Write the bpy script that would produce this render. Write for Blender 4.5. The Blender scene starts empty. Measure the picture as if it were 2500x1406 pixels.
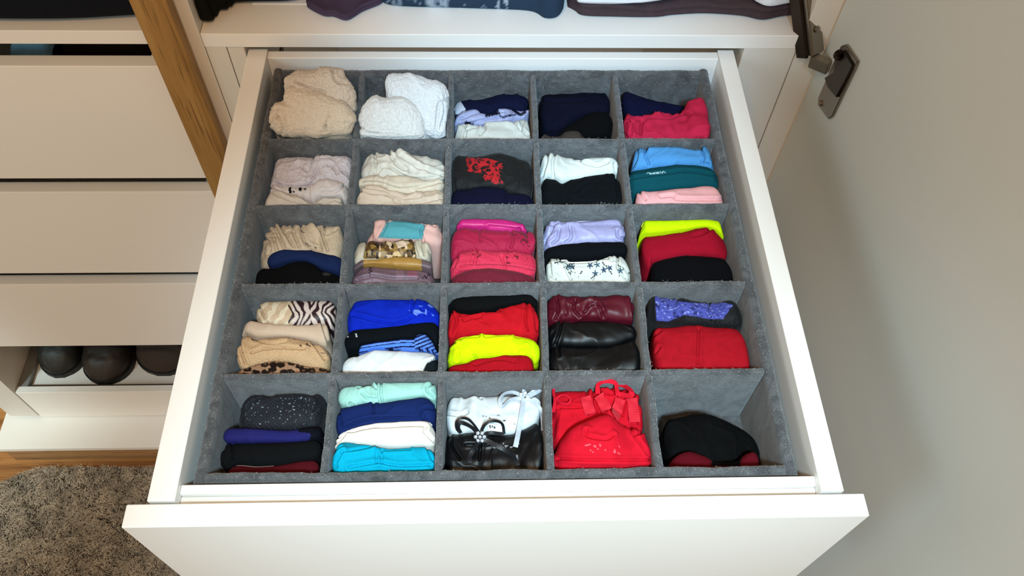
import bpy, bmesh, math, random
import numpy as np
from mathutils import Vector, Matrix

# ------------------------------------------------------------------ camera
C0 = np.array([0.33730275, -0.23947775, 0.76302708])
PITCH, YAW, ROLL, F = math.radians(56.69170711), math.radians(-3.33482974), math.radians(-2.40699103), 2009.934
def _rot():
    a, b, c = PITCH, YAW, ROLL
    Ry = np.array([[math.cos(b), -math.sin(b), 0], [math.sin(b), math.cos(b), 0], [0, 0, 1]])
    Rp = np.array([[1, 0, 0], [0, math.cos(a), math.sin(a)], [0, -math.sin(a), math.cos(a)]])
    Rr = np.array([[math.cos(c), 0, math.sin(c)], [0, 1, 0], [-math.sin(c), 0, math.cos(c)]])
    return Ry @ Rp @ Rr
MC = _rot()                                   # columns: right, forward, up
scene = bpy.context.scene
COL = scene.collection
cam = bpy.data.objects.new('camera', bpy.data.cameras.new('camera'))
COL.objects.link(cam)
cam.data.sensor_width = 36.0
cam.data.lens = F / 2500 * 36
cam.data.clip_start = 0.01
m = Matrix(((MC[0, 0], MC[0, 2], -MC[0, 1], C0[0]), (MC[1, 0], MC[1, 2], -MC[1, 1], C0[1]),
            (MC[2, 0], MC[2, 2], -MC[2, 1], C0[2]), (0, 0, 0, 1)))
cam.matrix_world = m
scene.camera = cam

# ------------------------------------------------------------------ world, lights, exposure
scene.view_settings.view_transform = 'Standard'
scene.view_settings.look = 'None'
scene.view_settings.gamma = 1.0
scene.view_settings.use_curve_mapping = False
scene.view_settings.exposure = 0.0
w = bpy.data.worlds.new('world'); scene.world = w; w.use_nodes = True
w.node_tree.nodes['Background'].inputs[0].default_value = (1.0, 0.71, 0.47, 1)
w.node_tree.nodes['Background'].inputs[1].default_value = 0.82

def aim(o, target):
    o.rotation_euler = (Vector(target) - o.location).to_track_quat('-Z', 'Y').to_euler()
def spot(loc, target, power, colour, cone, radius, blend=1.0):
    l = bpy.data.lights.new('downlight', 'SPOT'); l.energy = power; l.color = colour
    l.spot_size = math.radians(cone); l.spot_blend = blend; l.shadow_soft_size = radius
    o = bpy.data.objects.new('downlight', l); COL.objects.link(o); o.location = loc; aim(o, target)
def area(loc, target, power, colour, size):
    l = bpy.data.lights.new('room_lamp', 'AREA'); l.energy = power; l.color = colour; l.size = size
    o = bpy.data.objects.new('room_lamp', l); COL.objects.link(o); o.location = loc; aim(o, target)
spot((0.45, -0.75, 1.28), (0.43, 0.66, 0.0), 170, (0.45, 0.76, 1.0), 23, 0.08, 1.0)
spot((0.42, -0.62, 1.28), (0.40, 0.02, 0.0), 180, (0.60, 0.87, 1.0), 41, 0.08, 1.0)
spot((-1.50, -0.80, 1.25), (-1.36, 0.60, -0.8), 330, (0.78, 1.0, 1.0), 36, 0.10, 1.0)
area((0.10, -0.25, 1.25), (0.1, 0.5, -0.3), 7, (1.0, 0.60, 0.30), 0.3)
area((-1.70, -1.30, 0.90), (0.8, 0.1, 0.0), 13, (0.50, 0.88, 1.0), 0.9)

# ------------------------------------------------------------------ helpers
def ray(p):
    d = MC @ np.array([(p[0] - 1250) / F, 1.0, -(p[1] - 703) / F]); return d / np.linalg.norm(d)
def onplane(p, n, c):
    """point where the line of sight through pixel p meets the plane n.x = c"""
    d = ray(p); n = np.asarray(n, float); k = (c - n @ C0) / (n @ d); return C0 + k * d
def at_z(p, z): return onplane(p, (0, 0, 1), z)
def at_y(p, y): return onplane(p, (0, 1, 0), y)
def at_x(p, x): return onplane(p, (1, 0, 0), x)
def project(P):
    v = (P - C0) @ MC
    return np.stack([1250 + F * v[:, 0] / v[:, 1], 703 - F * v[:, 2] / v[:, 1]], 1)
def lin(c):
    c = np.asarray(c, float) / 255.0
    return np.where(c <= 0.04045, c / 12.92, ((c + 0.055) / 1.055) ** 2.4)

def tag(o, label=None, cat=None, group=None, kind=None):
    if label: o['label'] = label
    if cat: o['category'] = cat
    if group: o['group'] = group
    if kind: o['kind'] = kind
    return o
def empty(name, loc):
    o = bpy.data.objects.new(name, None); o.location = loc; o.empty_display_size = 0.02
    COL.objects.link(o); return o
def mesh_obj(name, V, Fc, mat, parent=None, smooth=False, origin=None, dye=None, uv=None):
    """V in world coordinates; origin: where the object's own origin goes"""
    V = np.asarray(V, float)
    org = np.zeros(3)
    if origin is not None: org = np.asarray(origin, float)
    me = bpy.data.meshes.new(name)
    me.from_pydata((V - org).tolist(), [], Fc if isinstance(Fc, list) else Fc.tolist())
    if smooth: me.polygons.foreach_set('use_smooth', [True] * len(me.polygons))
    if dye is not None:
        a = me.color_attributes.new('dye', 'FLOAT_COLOR', 'POINT')
        a.data.foreach_set('color', np.concatenate([dye, np.ones((len(dye), 1))], 1).ravel())
    me.materials.append(mat); me.update()
    o = bpy.data.objects.new(name, me); COL.objects.link(o)
    o.location = org
    if parent:
        o.parent = parent
        pl = Vector((0, 0, 0)); q = parent
        while q: pl += q.location; q = q.parent
        o.location = Vector(org) - pl
    return o
def box(name, lo, hi, mat, parent=None, bevel=0.0, origin=None):
    lo = Vector(lo); hi = Vector(hi)
    bm = bmesh.new(); bmesh.ops.create_cube(bm, size=1)
    for v in bm.verts: v.co = Vector([(lo[i] + hi[i]) / 2 + v.co[i] * (hi[i] - lo[i]) for i in range(3)])
    if bevel: bmesh.ops.bevel(bm, geom=bm.edges[:], offset=bevel, segments=2, affect='EDGES', profile=0.5)
    V = [v.co[:] for v in bm.verts]; Fc = [[v.index for v in f.verts] for f in bm.faces]; bm.free()
    if origin is None: origin = ((lo + hi) / 2); origin.z = lo.z
    return mesh_obj(name, V, Fc, mat, parent, origin=np.array(origin))

# noise
class Noise:
    def __init__(s, seed): s.g = np.random.RandomState(seed).rand(64, 64) * 2 - 1
    def __call__(s, x, y):
        xi = np.floor(x).astype(int); yi = np.floor(y).astype(int); fx = x - xi; fy = y - yi
        fx = fx * fx * (3 - 2 * fx); fy = fy * fy * (3 - 2 * fy); g = s.g
        a = g[xi % 64, yi % 64]; b = g[(xi + 1) % 64, yi % 64]; c = g[xi % 64, (yi + 1) % 64]; d = g[(xi + 1) % 64, (yi + 1) % 64]
        return (a * (1 - fx) + b * fx) * (1 - fy) + (c * (1 - fx) + d * fx) * fy

# ------------------------------------------------------------------ materials
MATS = {}
def new_mat(name):
    mt = bpy.data.materials.new(name); mt.use_nodes = True; nt = mt.node_tree
    return mt, nt, nt.nodes['Principled BSDF']
def N(nt, kind, **kw):
    n = nt.nodes.new(kind)
    for k, v in kw.items():
        if isinstance(k, str) and hasattr(n, k): setattr(n, k, v)
    return n
def plain(name, col, rough=0.5, metal=0.0, bump=0.0, scale=60, spec=0.5, mottled=0.0):
    mt, nt, b = new_mat(name); c = lin(col)
    b.inputs['Base Color'].default_value = (*c, 1); b.inputs['Roughness'].default_value = rough
    b.inputs['Metallic'].default_value = metal; b.inputs['Specular IOR Level'].default_value = spec
    tc = N(nt, 'ShaderNodeTexCoord'); no = N(nt, 'ShaderNodeTexNoise'); no.inputs['Scale'].default_value = scale
    no.inputs['Detail'].default_value = 4
    nt.links.new(tc.outputs['Object'], no.inputs['Vector'])
    if mottled:
        mx = N(nt, 'ShaderNodeMix', data_type='RGBA')
        mx.inputs[6].default_value = (*(c * (1 - mottled)), 1); mx.inputs[7].default_value = (*np.minimum(1, c * (1 + mottled)), 1)
        nt.links.new(no.outputs['Fac'], mx.inputs[0]); nt.links.new(mx.outputs[2], b.inputs['Base Color'])
    if bump:
        bp = N(nt, 'ShaderNodeBump'); bp.inputs['Strength'].default_value = bump; bp.inputs['Distance'].default_value = 0.001
        nt.links.new(no.outputs['Fac'], bp.inputs['Height']); nt.links.new(bp.outputs['Normal'], b.inputs['Normal'])
    return mt
WHITE = plain('white_melamine', (234, 232, 228), 0.42, bump=0.05, scale=300, mottled=0.01)
DOOR = plain('door_melamine', (200, 207, 207), 0.55, bump=0.06, scale=400, mottled=0.015)
INNER = plain('carcass_melamine', (214, 210, 202), 0.5, bump=0.05, scale=300, mottled=0.01)
METAL = plain('nickel_plated_steel', (150, 142, 132), 0.28, metal=1.0, bump=0.15, scale=180, mottled=0.1)
DARKMETAL = plain('dark_steel', (70, 62, 56), 0.35, metal=1.0, bump=0.1, scale=200)
LEATHER = plain('brown_leather', (32, 25, 21), 0.52, bump=0.5, scale=160, mottled=0.2)
RUBBER = plain('black_rubber', (18, 17, 16), 0.6, bump=0.3, scale=200)
SILVER = plain('rhinestone', (235, 238, 245), 0.12, metal=0.6, bump=0.0)
PAPER = plain('white_paper', (232, 232, 232), 0.6, bump=0.1, scale=50)

def wood(name, c1, c2, c3, axis='Z', scale=1.0):
    mt, nt, b = new_mat(name)
    tc = N(nt, 'ShaderNodeTexCoord'); mp = N(nt, 'ShaderNodeMapping')
    s = [90, 90, 90]; s['XYZ'.index(axis)] = 3.0
    mp.inputs['Scale'].default_value = [k * scale for k in s]
    no = N(nt, 'ShaderNodeTexNoise'); no.inputs['Scale'].default_value = 1.0; no.inputs['Detail'].default_value = 8; no.inputs['Distortion'].default_value = 0.6
    cr = N(nt, 'ShaderNodeValToRGB'); e = cr.color_ramp.elements
    e[0].position = 0.30; e[0].color = (*lin(c1), 1); e[1].position = 0.72; e[1].color = (*lin(c3), 1)
    k = e.new(0.46); k.color = (*lin(c2), 1)
    mp2 = N(nt, 'ShaderNodeMapping'); s2 = [400, 400, 400]; s2['XYZ'.index(axis)] = 14
    mp2.inputs['Scale'].default_value = s2
    n2 = N(nt, 'ShaderNodeTexNoise'); n2.inputs['Scale'].default_value = 1; n2.inputs['Detail'].default_value = 2
    r2 = N(nt, 'ShaderNodeValToRGB'); r2.color_ramp.elements[0].position = 0.32; r2.color_ramp.elements[1].position = 0.42
    r2.color_ramp.elements[0].color = (0.35, 0.3, 0.25, 1); r2.color_ramp.elements[1].color = (1, 1, 1, 1)
    mx = N(nt, 'ShaderNodeMix', data_type='RGBA', blend_type='MULTIPLY'); mx.inputs[0].default_value = 0.8
    L = nt.links.new
    L(tc.outputs['Object'], mp.inputs['Vector']); L(mp.outputs['Vector'], no.inputs['Vector']); L(no.outputs['Fac'], cr.inputs['Fac'])
    L(tc.outputs['Object'], mp2.inputs['Vector']); L(mp2.outputs['Vector'], n2.inputs['Vector']); L(n2.outputs['Fac'], r2.inputs['Fac'])
    L(cr.outputs['Color'], mx.inputs[6]); L(r2.outputs['Color'], mx.inputs[7]); L(mx.outputs[2], b.inputs['Base Color'])
    b.inputs['Roughness'].default_value = 0.5
    bp = N(nt, 'ShaderNodeBump'); bp.inputs['Strength'].default_value = 0.25; bp.inputs['Distance'].default_value = 0.0006
    L(n2.outputs['Fac'], bp.inputs['Height']); L(bp.outputs['Normal'], b.inputs['Normal'])
    return mt
OAK = wood('oak_veneer', (116, 84, 42), (150, 113, 60), (168, 131, 78))
FLOORWOOD = wood('floor_laminate', (120, 76, 34), (160, 108, 56), (186, 134, 78), 'X', 0.4)
PLINTH = wood('plinth_veneer', (130, 98, 62), (160, 124, 84), (172, 136, 94), 'X', 0.5)

def felt(name, dark, light):
    mt, nt, b = new_mat(name); L = nt.links.new
    tc = N(nt, 'ShaderNodeTexCoord')
    n1 = N(nt, 'ShaderNodeTexNoise'); n1.inputs['Scale'].default_value = 28; n1.inputs['Detail'].default_value = 6; n1.inputs['Distortion'].default_value = 2.2
    n2 = N(nt, 'ShaderNodeTexNoise'); n2.inputs['Scale'].default_value = 700; n2.inputs['Detail'].default_value = 3
    cr = N(nt, 'ShaderNodeValToRGB'); e = cr.color_ramp.elements
    e[0].position = 0.3; e[0].color = (*lin(dark), 1); e[1].position = 0.75; e[1].color = (*lin(light), 1)
    ad = N(nt, 'ShaderNodeMath', operation='MULTIPLY_ADD'); ad.inputs[1].default_value = 0.45
    L(tc.outputs['Object'], n1.inputs['Vector']); L(tc.outputs['Object'], n2.inputs['Vector'])
    L(n2.outputs['Fac'], ad.inputs[0]); sb = N(nt, 'ShaderNodeMath', operation='MULTIPLY_ADD'); sb.inputs[1].default_value = 0.7; sb.inputs[2].default_value = -0.07
    L(n1.outputs['Fac'], sb.inputs[0]); L(sb.outputs[0], ad.inputs[2]); L(ad.outputs[0], cr.inputs['Fac'])
    L(cr.outputs['Color'], b.inputs['Base Color']); b.inputs['Roughness'].default_value = 0.95
    b.inputs['Specular IOR Level'].default_value = 0.15; b.inputs['Sheen Weight'].default_value = 0.25
    bp = N(nt, 'ShaderNodeBump'); bp.inputs['Strength'].default_value = 0.9; bp.inputs['Distance'].default_value = 0.0012
    L(n2.outputs['Fac'], bp.inputs['Height']); L(bp.outputs['Normal'], b.inputs['Normal'])
    return mt
FELT = felt('grey_felt', (46, 47, 49), (104, 105, 107))
FUZZ = plain("felt_fibre", (190, 190, 190), 0.8)

def cloth(kind, rough, spec, sheen, weave, bump, dist=0.0006):
    mt, nt, b = new_mat(kind + '_cloth'); L = nt.links.new
    at = N(nt, 'ShaderNodeAttribute'); at.attribute_name = 'dye'
    tc = N(nt, 'ShaderNodeTexCoord'); no = N(nt, 'ShaderNodeTexNoise'); no.inputs['Scale'].default_value = weave; no.inputs['Detail'].default_value = 3
    L(tc.outputs['Object'], no.inputs['Vector'])
    mp = N(nt, 'ShaderNodeMapRange'); mp.inputs[1].default_value = 0.3; mp.inputs[2].default_value = 0.7; mp.inputs[3].default_value = 0.9; mp.inputs[4].default_value = 1.06
    L(no.outputs['Fac'], mp.inputs[0])
    mx = N(nt, 'ShaderNodeMix', data_type='RGBA', blend_type='MULTIPLY'); mx.inputs[0].default_value = 1
    L(at.outputs['Color'], mx.inputs[6]); L(mp.outputs[0], mx.inputs[7]); L(mx.outputs[2], b.inputs['Base Color'])
    b.inputs['Roughness'].default_value = rough; b.inputs['Specular IOR Level'].default_value = spec
    b.inputs['Sheen Weight'].default_value = sheen; b.inputs['Sheen Roughness'].default_value = 0.5
    bp = N(nt, 'ShaderNodeBump'); bp.inputs['Strength'].default_value = bump; bp.inputs['Distance'].default_value = dist
    L(no.outputs['Fac'], bp.inputs['Height']); L(bp.outputs['Normal'], b.inputs['Normal'])
    return mt
CL = {'cotton': cloth('cotton', 0.92, 0.12, 0.0, 900, 0.35), 'satin': cloth('satin', 0.46, 0.32, 0.0, 300, 0.15),
      'terry': cloth('terry', 1.0, 0.05, 0.15, 420, 0.9, 0.0016), 'lace': cloth('lace', 0.7, 0.3, 0.05, 520, 0.9, 0.001),
      'soft': cloth('soft', 0.88, 0.12, 0.0, 120, 0.25, 0.001)}

# ------------------------------------------------------------------ the room: floor and wall
FZ = -1.24
WALLPAINT = plain('wall_paint', (215, 210, 200), 0.8, bump=0.2, scale=120, mottled=0.02)
fl = box('floor', (-3.0, -2.6, FZ - 0.05), (3.0, 1.25, FZ - 0.0), plain('floor_base', (120, 84, 48), 0.6)); tag(fl, kind='structure')
for i in range(19):                                     # laminate boards, the ones in front of the wardrobe
    y1 = 1.245 - i * 0.125
    box('plank', (-3.0, y1 - 0.1235, FZ), (3.0, y1, FZ + 0.008), FLOORWOOD, fl, 0.0012)
FT = FZ + 0.008
tag(box('wall_back', (-3.0, 1.25, FZ - 0.05), (3.0, 1.33, 1.32), WALLPAINT), kind='structure')
tag(box('ceiling', (-3.0, -2.6, 1.32), (3.0, 1.33, 1.38), WALLPAINT), kind='structure')

# ------------------------------------------------------------------ wardrobe carcass
YF = 0.64
war = empty('wardrobe', (0.0, 0.9, FT)); tag(war, 'white open wardrobe with an oak post, three closed drawers and one pulled out', 'wardrobe')
P = lambda n, lo, hi, m_=INNER, b=0.0008: box(n, lo, hi, m_, war, b)
P('shelf', (-0.035, YF, 0.0125), (0.765, 1.2, 0.0345), WHITE)                 # over the open drawer
P('shelf', (-0.77, YF + 0.003, 0.0145), (-0.088, 1.2, 0.0365), WHITE)          # left bay
P('partition', (-0.0885, YF, FZ + 0.1), (-0.0625, 1.2, 1.25)); P('partition', (-0.062, YF, FZ + 0.1), (-0.0355, 1.2, 1.25))
P('side_panel', (0.7655, YF, FZ + 0.1), (0.8015, 1.2, 1.25)); P('side_panel', (-0.84, YF, FZ + 0.1), (-0.7705, 1.2, 1.25))
P('back_panel', (-0.84, 1.2, FT), (0.80, 1.215, 1.25))
P('spacer', (-0.0347, 0.6412, -1.14), (-0.0075, 1.19, 0.012)); P('spacer', (-0.0067, 0.6425, -1.14), (0.0155, 1.19, 0.012))
P('spacer', (0.692, 0.6412, -1.14), (0.7643, 1.19, 0.012))
P('bottom_panel', (-0.858, 0.5575, -1.165), (0.80, 1.2, -1.150), WHITE)
P('plinth', (-0.845, 0.562, FT), (0.80, 0.58, -1.1655), PLINTH)
P('top_panel', (-0.84, YF, 1.2505), (0.80, 1.2, 1.27))
# oak post in front of the partition
ok = box('oak_post', (-0.098, 0.618, FT), (-0.052, 0.639, 1.25), OAK, war, 0.0025)
ok['label'] = 'vertical post in brown oak veneer'
for zz in (-0.135, -0.5): box('runner', (0.0158, 0.672, zz), (0.0176, 1.1, zz + 0.012), DARKMETAL, war)

# left bay: three drawers and the shoe tray, each front with its box behind
def inner_drawer(z0, z1):
    r = box('drawer', (-0.768, YF + 0.001, z0), (-0.0915, YF + 0.023, z1), WHITE, war, 0.001); zt = z1 - 0.005
    box('side_panel', (-0.755, YF + 0.0232, z0 + 0.01), (-0.735, 1.15, zt), WHITE, r, 0.0008)
    box('side_panel', (-0.125, YF + 0.0232, z0 + 0.01), (-0.105, 1.15, zt), WHITE, r, 0.0008)
    box('back_panel', (-0.7348, 1.132, z0 + 0.01), (-0.1252, 1.15, zt), WHITE, r, 0.0008)
    box('base', (-0.7348, YF + 0.0232, z0 + 0.012), (-0.1252, 1.1318, z0 + 0.018), INNER, r)
inner_drawer(-0.253, -0.0215); inner_drawer(-0.519, -0.286); inner_drawer(-0.793, -0.556)
tr = box('shoe_tray', (-0.768, YF + 0.001, -1.148), (-0.0915, YF + 0.018, -1.014), WHITE, war, 0.001)
box('tray_floor', (-0.745, YF + 0.0182, -1.040), (-0.11, 1.15, -1.030), WHITE, tr)
box('side_rail', (-0.768, YF + 0.0182, -1.05), (-0.7455, 1.15, -1.016), plain('grey_rail', (120, 122, 122), 0.5, spec=0.5), tr)
box('side_rail', (-0.1095, YF + 0.0182, -1.05), (-0.0915, 1.15, -1.016), WHITE, tr)
box('glass_lip', (-0.7453, YF + 0.0183, -1.0298), (-0.1097, YF + 0.021, -1.0145), plain('smoked_glass', (50, 50, 50), 0.15), tr)

# ------------------------------------------------------------------ the open drawer
dr = box('drawer', (0.0, 0.0, -0.232), (0.70, 0.022, 0.0), WHITE, war, 0.0012)
dr['label'] = 'large white drawer pulled fully open'
box('side_panel', (0.018, 0.0245, -0.128), (0.044, 0.652, 0.0), WHITE, dr, 0.001)
box('side_panel', (0.6595, 0.0245, -0.128), (0.6815, 0.652, 0.0), WHITE, dr, 0.001)
box('back_panel', (0.0442, 0.637, -0.128), (0.6593, 0.651, -0.003), WHITE, dr, 0.001)
box('front_rail', (0.0442, 0.0335, -0.128), (0.6593, 0.0432, -0.008), WHITE, dr, 0.0012)
box('front_rail', (0.0442, 0.0225, -0.128), (0.6593, 0.0333, -0.014), INNER, dr, 0.001)
box('base', (0.0442, 0.0434, -0.128), (0.6593, 0.6368, -0.122), INNER, dr)

# ------------------------------------------------------------------ open door and its hinge on the right
dd = box('door', (0.8018, -0.17, FT + 0.03), (0.826, 0.6394, 1.24), DOOR, war, 0.001)
dd['label'] = 'plain greige door standing open'
XD = 0.8015
def prism(name, pts, axis_vec, mat, parent, bevel=0.0):
    """pts: list of 3-D points of one face, extruded by axis_vec"""
    n = len(pts); A = [np.array(p, float) for p in pts]; B = [a + np.array(axis_vec) for a in A]
    bm = bmesh.new(); vs = [bm.verts.new(p) for p in A + B]
    bm.faces.new(vs[:n][::-1]); bm.faces.new(vs[n:])
    for i in range(n): bm.faces.new((vs[i], vs[(i + 1) % n], vs[n + (i + 1) % n], vs[n + i]))
    bmesh.ops.recalc_face_normals(bm, faces=bm.faces[:])
    if bevel: bmesh.ops.bevel(bm, geom=bm.edges[:], offset=bevel, segments=2, affect='EDGES')
    bm.verts.index_update()
    V = [v.co[:] for v in bm.verts]; Fc = [[v.index for v in f.verts] for f in bm.faces]; bm.free()
    return mesh_obj(name, V, Fc, mat, parent, origin=np.mean(A, 0))
def tube(name, pts, r, mat, parent=None, seg=10, dye=None, closed=False, flat=1.0, origin=None):
    pts = np.array(pts, float); n = len(pts)
    T = np.gradient(pts, axis=0); T /= np.linalg.norm(T, axis=1)[:, None] + 1e-12
    up = np.array([0, 0, 1.0]); V = []
    for p, t in zip(pts, T):
        a = np.cross(t, up)
        if np.linalg.norm(a) < 1e-3: a = np.cross(t, (1, 0, 0))
        a /= np.linalg.norm(a); b = np.cross(a, t)
        for k in range(seg):
            q = 2 * math.pi * k / seg; V.append(p + r * (math.cos(q) * a + flat * math.sin(q) * b))
    Fc = []
    for i in range(n - 1):
        for k in range(seg):
            Fc.append([i * seg + k, i * seg + (k + 1) % seg, (i + 1) * seg + (k + 1) % seg, (i + 1) * seg + k])
    Fc.append([k for k in range(seg)][::-1]); Fc.append([(n - 1) * seg + k for k in range(seg)])
    d = None
    if dye is not None: d = np.tile(lin(dye), (len(V), 1))
    return mesh_obj(name, V, Fc, mat, parent, smooth=True, dye=d, origin=pts[0] if origin is None else origin)
def hexplate(pts_px, x, t, name, mat, parent, bev=0.001):
    return prism(name, [at_x(p, x) for p in pts_px], (t, 0, 0), mat, parent, bev)
hinge = hexplate([(2052, 112), (2064, 108), (2092, 150), (2086, 166), (2030, 284), (2021, 291), (2000, 262), (1996, 240)], XD - 0.0042, 0.004, 'hinge', METAL, dd)
# cup well, arm block, side arm, screws
hexplate([(2046, 130), (2060, 126), (2081, 160), (2058, 205), (2040, 238), (2020, 214), (2012, 190), (2034, 176)], XD - 0.0072, 0.0029, 'hinge_cup', DARKMETAL, dd, 0.0008)
def obox(name, c, ax, half, mat, parent, bev=0.0012):
    R_ = np.array(ax, float); R_ /= np.linalg.norm(R_, axis=1)[:, None]
    pts = [c + s1 * half[0] * R_[0] + s2 * half[1] * R_[1] - half[2] * R_[2] for s1, s2 in ((-1, -1), (1, -1), (1, 1), (-1, 1))]
    return prism(name, pts, 2 * half[2] * R_[2], mat, parent, bev)
pA = at_y((1972, 142), 0.625); pB = at_y((2035, 168), 0.600)
dv = pB - pA; dv /= np.linalg.norm(dv); sv = np.cross(dv, (0, 0, 1.0)); sv /= np.linalg.norm(sv); uv_ = np.cross(sv, dv)
obox('hinge_arm', (pA + pB) / 2, (dv, sv, uv_), (0.0135, 0.0075, 0.0085), METAL, dd)
qA = at_y((1972, -30), 0.668); qB = at_y((1990, 130), 0.628)
dv = qB - qA; dv /= np.linalg.norm(dv); sv = np.cross(dv, (0, 0, 1.0)); sv /= np.linalg.norm(sv); uv_ = np.cross(sv, dv)
mid = (qA + qB) / 2; ln = np.linalg.norm(qB - qA) / 2
obox('hinge_arm', mid, (dv, sv, uv_), (ln, 0.0110, 0.007), METAL, dd)
obox('hinge_arm', mid + sv * 0.0135 + dv * 0.002 - uv_ * 0.010, (dv, sv, uv_), (ln, 0.002, 0.009), DARKMETAL, dd, 0.0005)
obox('hinge_arm', mid - sv * 0.0135 - dv * 0.002 - uv_ * 0.010, (dv, sv, uv_), (ln, 0.002, 0.009), DARKMETAL, dd, 0.0005)
def disc(name, c, nrm, r, t, mat, parent):
    nrm = np.array(nrm, float); nrm /= np.linalg.norm(nrm); a = np.cross(nrm, (0.3, 0.2, 1)); a /= np.linalg.norm(a); b = np.cross(nrm, a)
    return prism(name, [c + r * (math.cos(k * math.pi / 6) * a + math.sin(k * math.pi / 6) * b) for k in range(12)], nrm * t, mat, parent, t * 0.3)
disc('screw', at_x((2062, 136), XD - 0.0042) , (-1, 0, 0), 0.0042, 0.0030, METAL, dd)
disc('screw', at_x((2004, 252), XD - 0.0042), (-1, 0, 0), 0.0042, 0.0030, METAL, dd)
for f_ in (0.25, 0.62): disc('screw', qA + (qB - qA) * f_ + uv_ * 0.007, uv_, 0.0045, 0.003, METAL, dd)
disc('hinge_barrel', at_x((2042, 142), XD - 0.0085), (0, -0.4, 1), 0.006, 0.016, DARKMETAL, dd)

# ------------------------------------------------------------------ felt organiser
BZ, TZ = -0.1215, -0.012
og = empty('drawer_organiser', (0.35, 0.34, BZ)); tag(og, 'grey felt organiser box with twenty five compartments inside the open drawer', 'organiser')
XV = [(0.1777, 0.1725), (0.2893, 0.2918), (0.4005, 0.4039), (0.5089, 0.5161)]      # x at front, x at back
YH = [0.4962, 0.3883, 0.2748, 0.1620]
XL, XR, YB, YN = 0.0640, 0.6330, 0.6165, 0.0570
HT = 0.0037
def felt_wall(name, a, b, half, ztop, seed, zb=BZ + 0.003):
    """a felt board from a to b (x,y), rounded fuzzy top, gently uneven"""
    a = np.array(a); b = np.array(b); L_ = np.linalg.norm(b - a); d = (b - a) / L_; n = np.array([-d[1], d[0]])
    nu = int(L_ / 0.0022); nz = Noise(seed)
    prof = [(-1, 0), (-1, .25), (-1, .5), (-1, .75), (-1, .92)] + [(-math.cos(q), 0) for q in []]
    H = ztop - zb; P_ = []
    for k in range(12): P_.append((-1, k / 12 * (H - half)))
    for k in range(9):
        q = math.pi * k / 8; P_.append((-math.cos(q), H - half + half * math.sin(q) * 0.9))
    for k in range(11, -1, -1): P_.append((1, k / 12 * (H - half)))
    P_ = np.array(P_); m_ = len(P_)
    U = np.linspace(0, L_, nu)[:, None] * np.ones(m_)[None, :]
    S = np.ones(nu)[:, None] * P_[:, 0][None, :]; Z = np.ones(nu)[:, None] * P_[:, 1][None, :]
    wob = nz(U * 30, Z * 10) * 0.0007 + 0.0
    rough = (nz(U * 420 + S * 3, Z * 420 + 9 * S) * 0.5 + nz(U * 190, Z * 190 + S * 5) * 0.5) * 0.00045
    off = S * (half + rough) + wob
    Z2 = Z + np.where(Z > H - half, rough * 1.4 + nz(U * 18, Z * 0) * 0.0006, 0)
    V = np.stack([a[0] + d[0] * U + n[0] * off, a[1] + d[1] * U + n[1] * off, zb + Z2], -1).reshape(-1, 3)
    i = np.arange(nu - 1)[:, None]; j = np.arange(m_ - 1)[None, :]
    q = i * m_ + j
    Fc = np.stack([q, q + m_, q + m_ + 1, q + 1], -1).reshape(-1, 4).tolist()
    Fc.append(list(range(m_))); Fc.append([(nu - 1) * m_ + k for k in range(m_)][::-1])
    o = mesh_obj(name, V, Fc, FELT, og, smooth=True, origin=(*((a + b) / 2), zb))
    return o
ow = 0.0058
felt_wall('outer_wall', (XL - ow, YN - 0.010), (XL - ow, YB + 0.012), ow, TZ, 1)
felt_wall('outer_wall', (XR + ow + 0.001, YN - 0.010), (XR + ow + 0.001, YB + 0.012), ow, TZ, 2)
felt_wall('outer_wall', (XL - 0.0002, YB + 0.0056), (XR + 0.0010, YB + 0.0056), 0.0056, TZ, 3)
felt_wall('outer_wall', (XL - 0.0002, YN - 0.0048), (XR + 0.0010, YN - 0.0048), 0.0048, TZ, 4)
for k, y in enumerate(YH): felt_wall('divider', (XL, y), (XR, y), HT, TZ, 10 + k)
yy = [YN] + YH[::-1] + [YB]
for k, (xf, xb) in enumerate(XV):
    for r in range(5):                                  # each board between two cross boards
        y0 = yy[r] + (HT if r else 0); y1 = yy[r + 1] - (HT if r < 4 else 0)
        g = lambda y: xf + (xb - xf) * (y - YN) / (YB - YN)
        felt_wall('divider', (g(y0), y0), (g(y1), y1), HT, TZ - 0.0012, 20 + k * 5 + r)
box('base', (XL - 2 * ow, YN - 0.010, BZ), (XR + 2 * ow, YB + 0.012, BZ + 0.003), FELT, og)
FLOORZ = BZ + 0.0035
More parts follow.
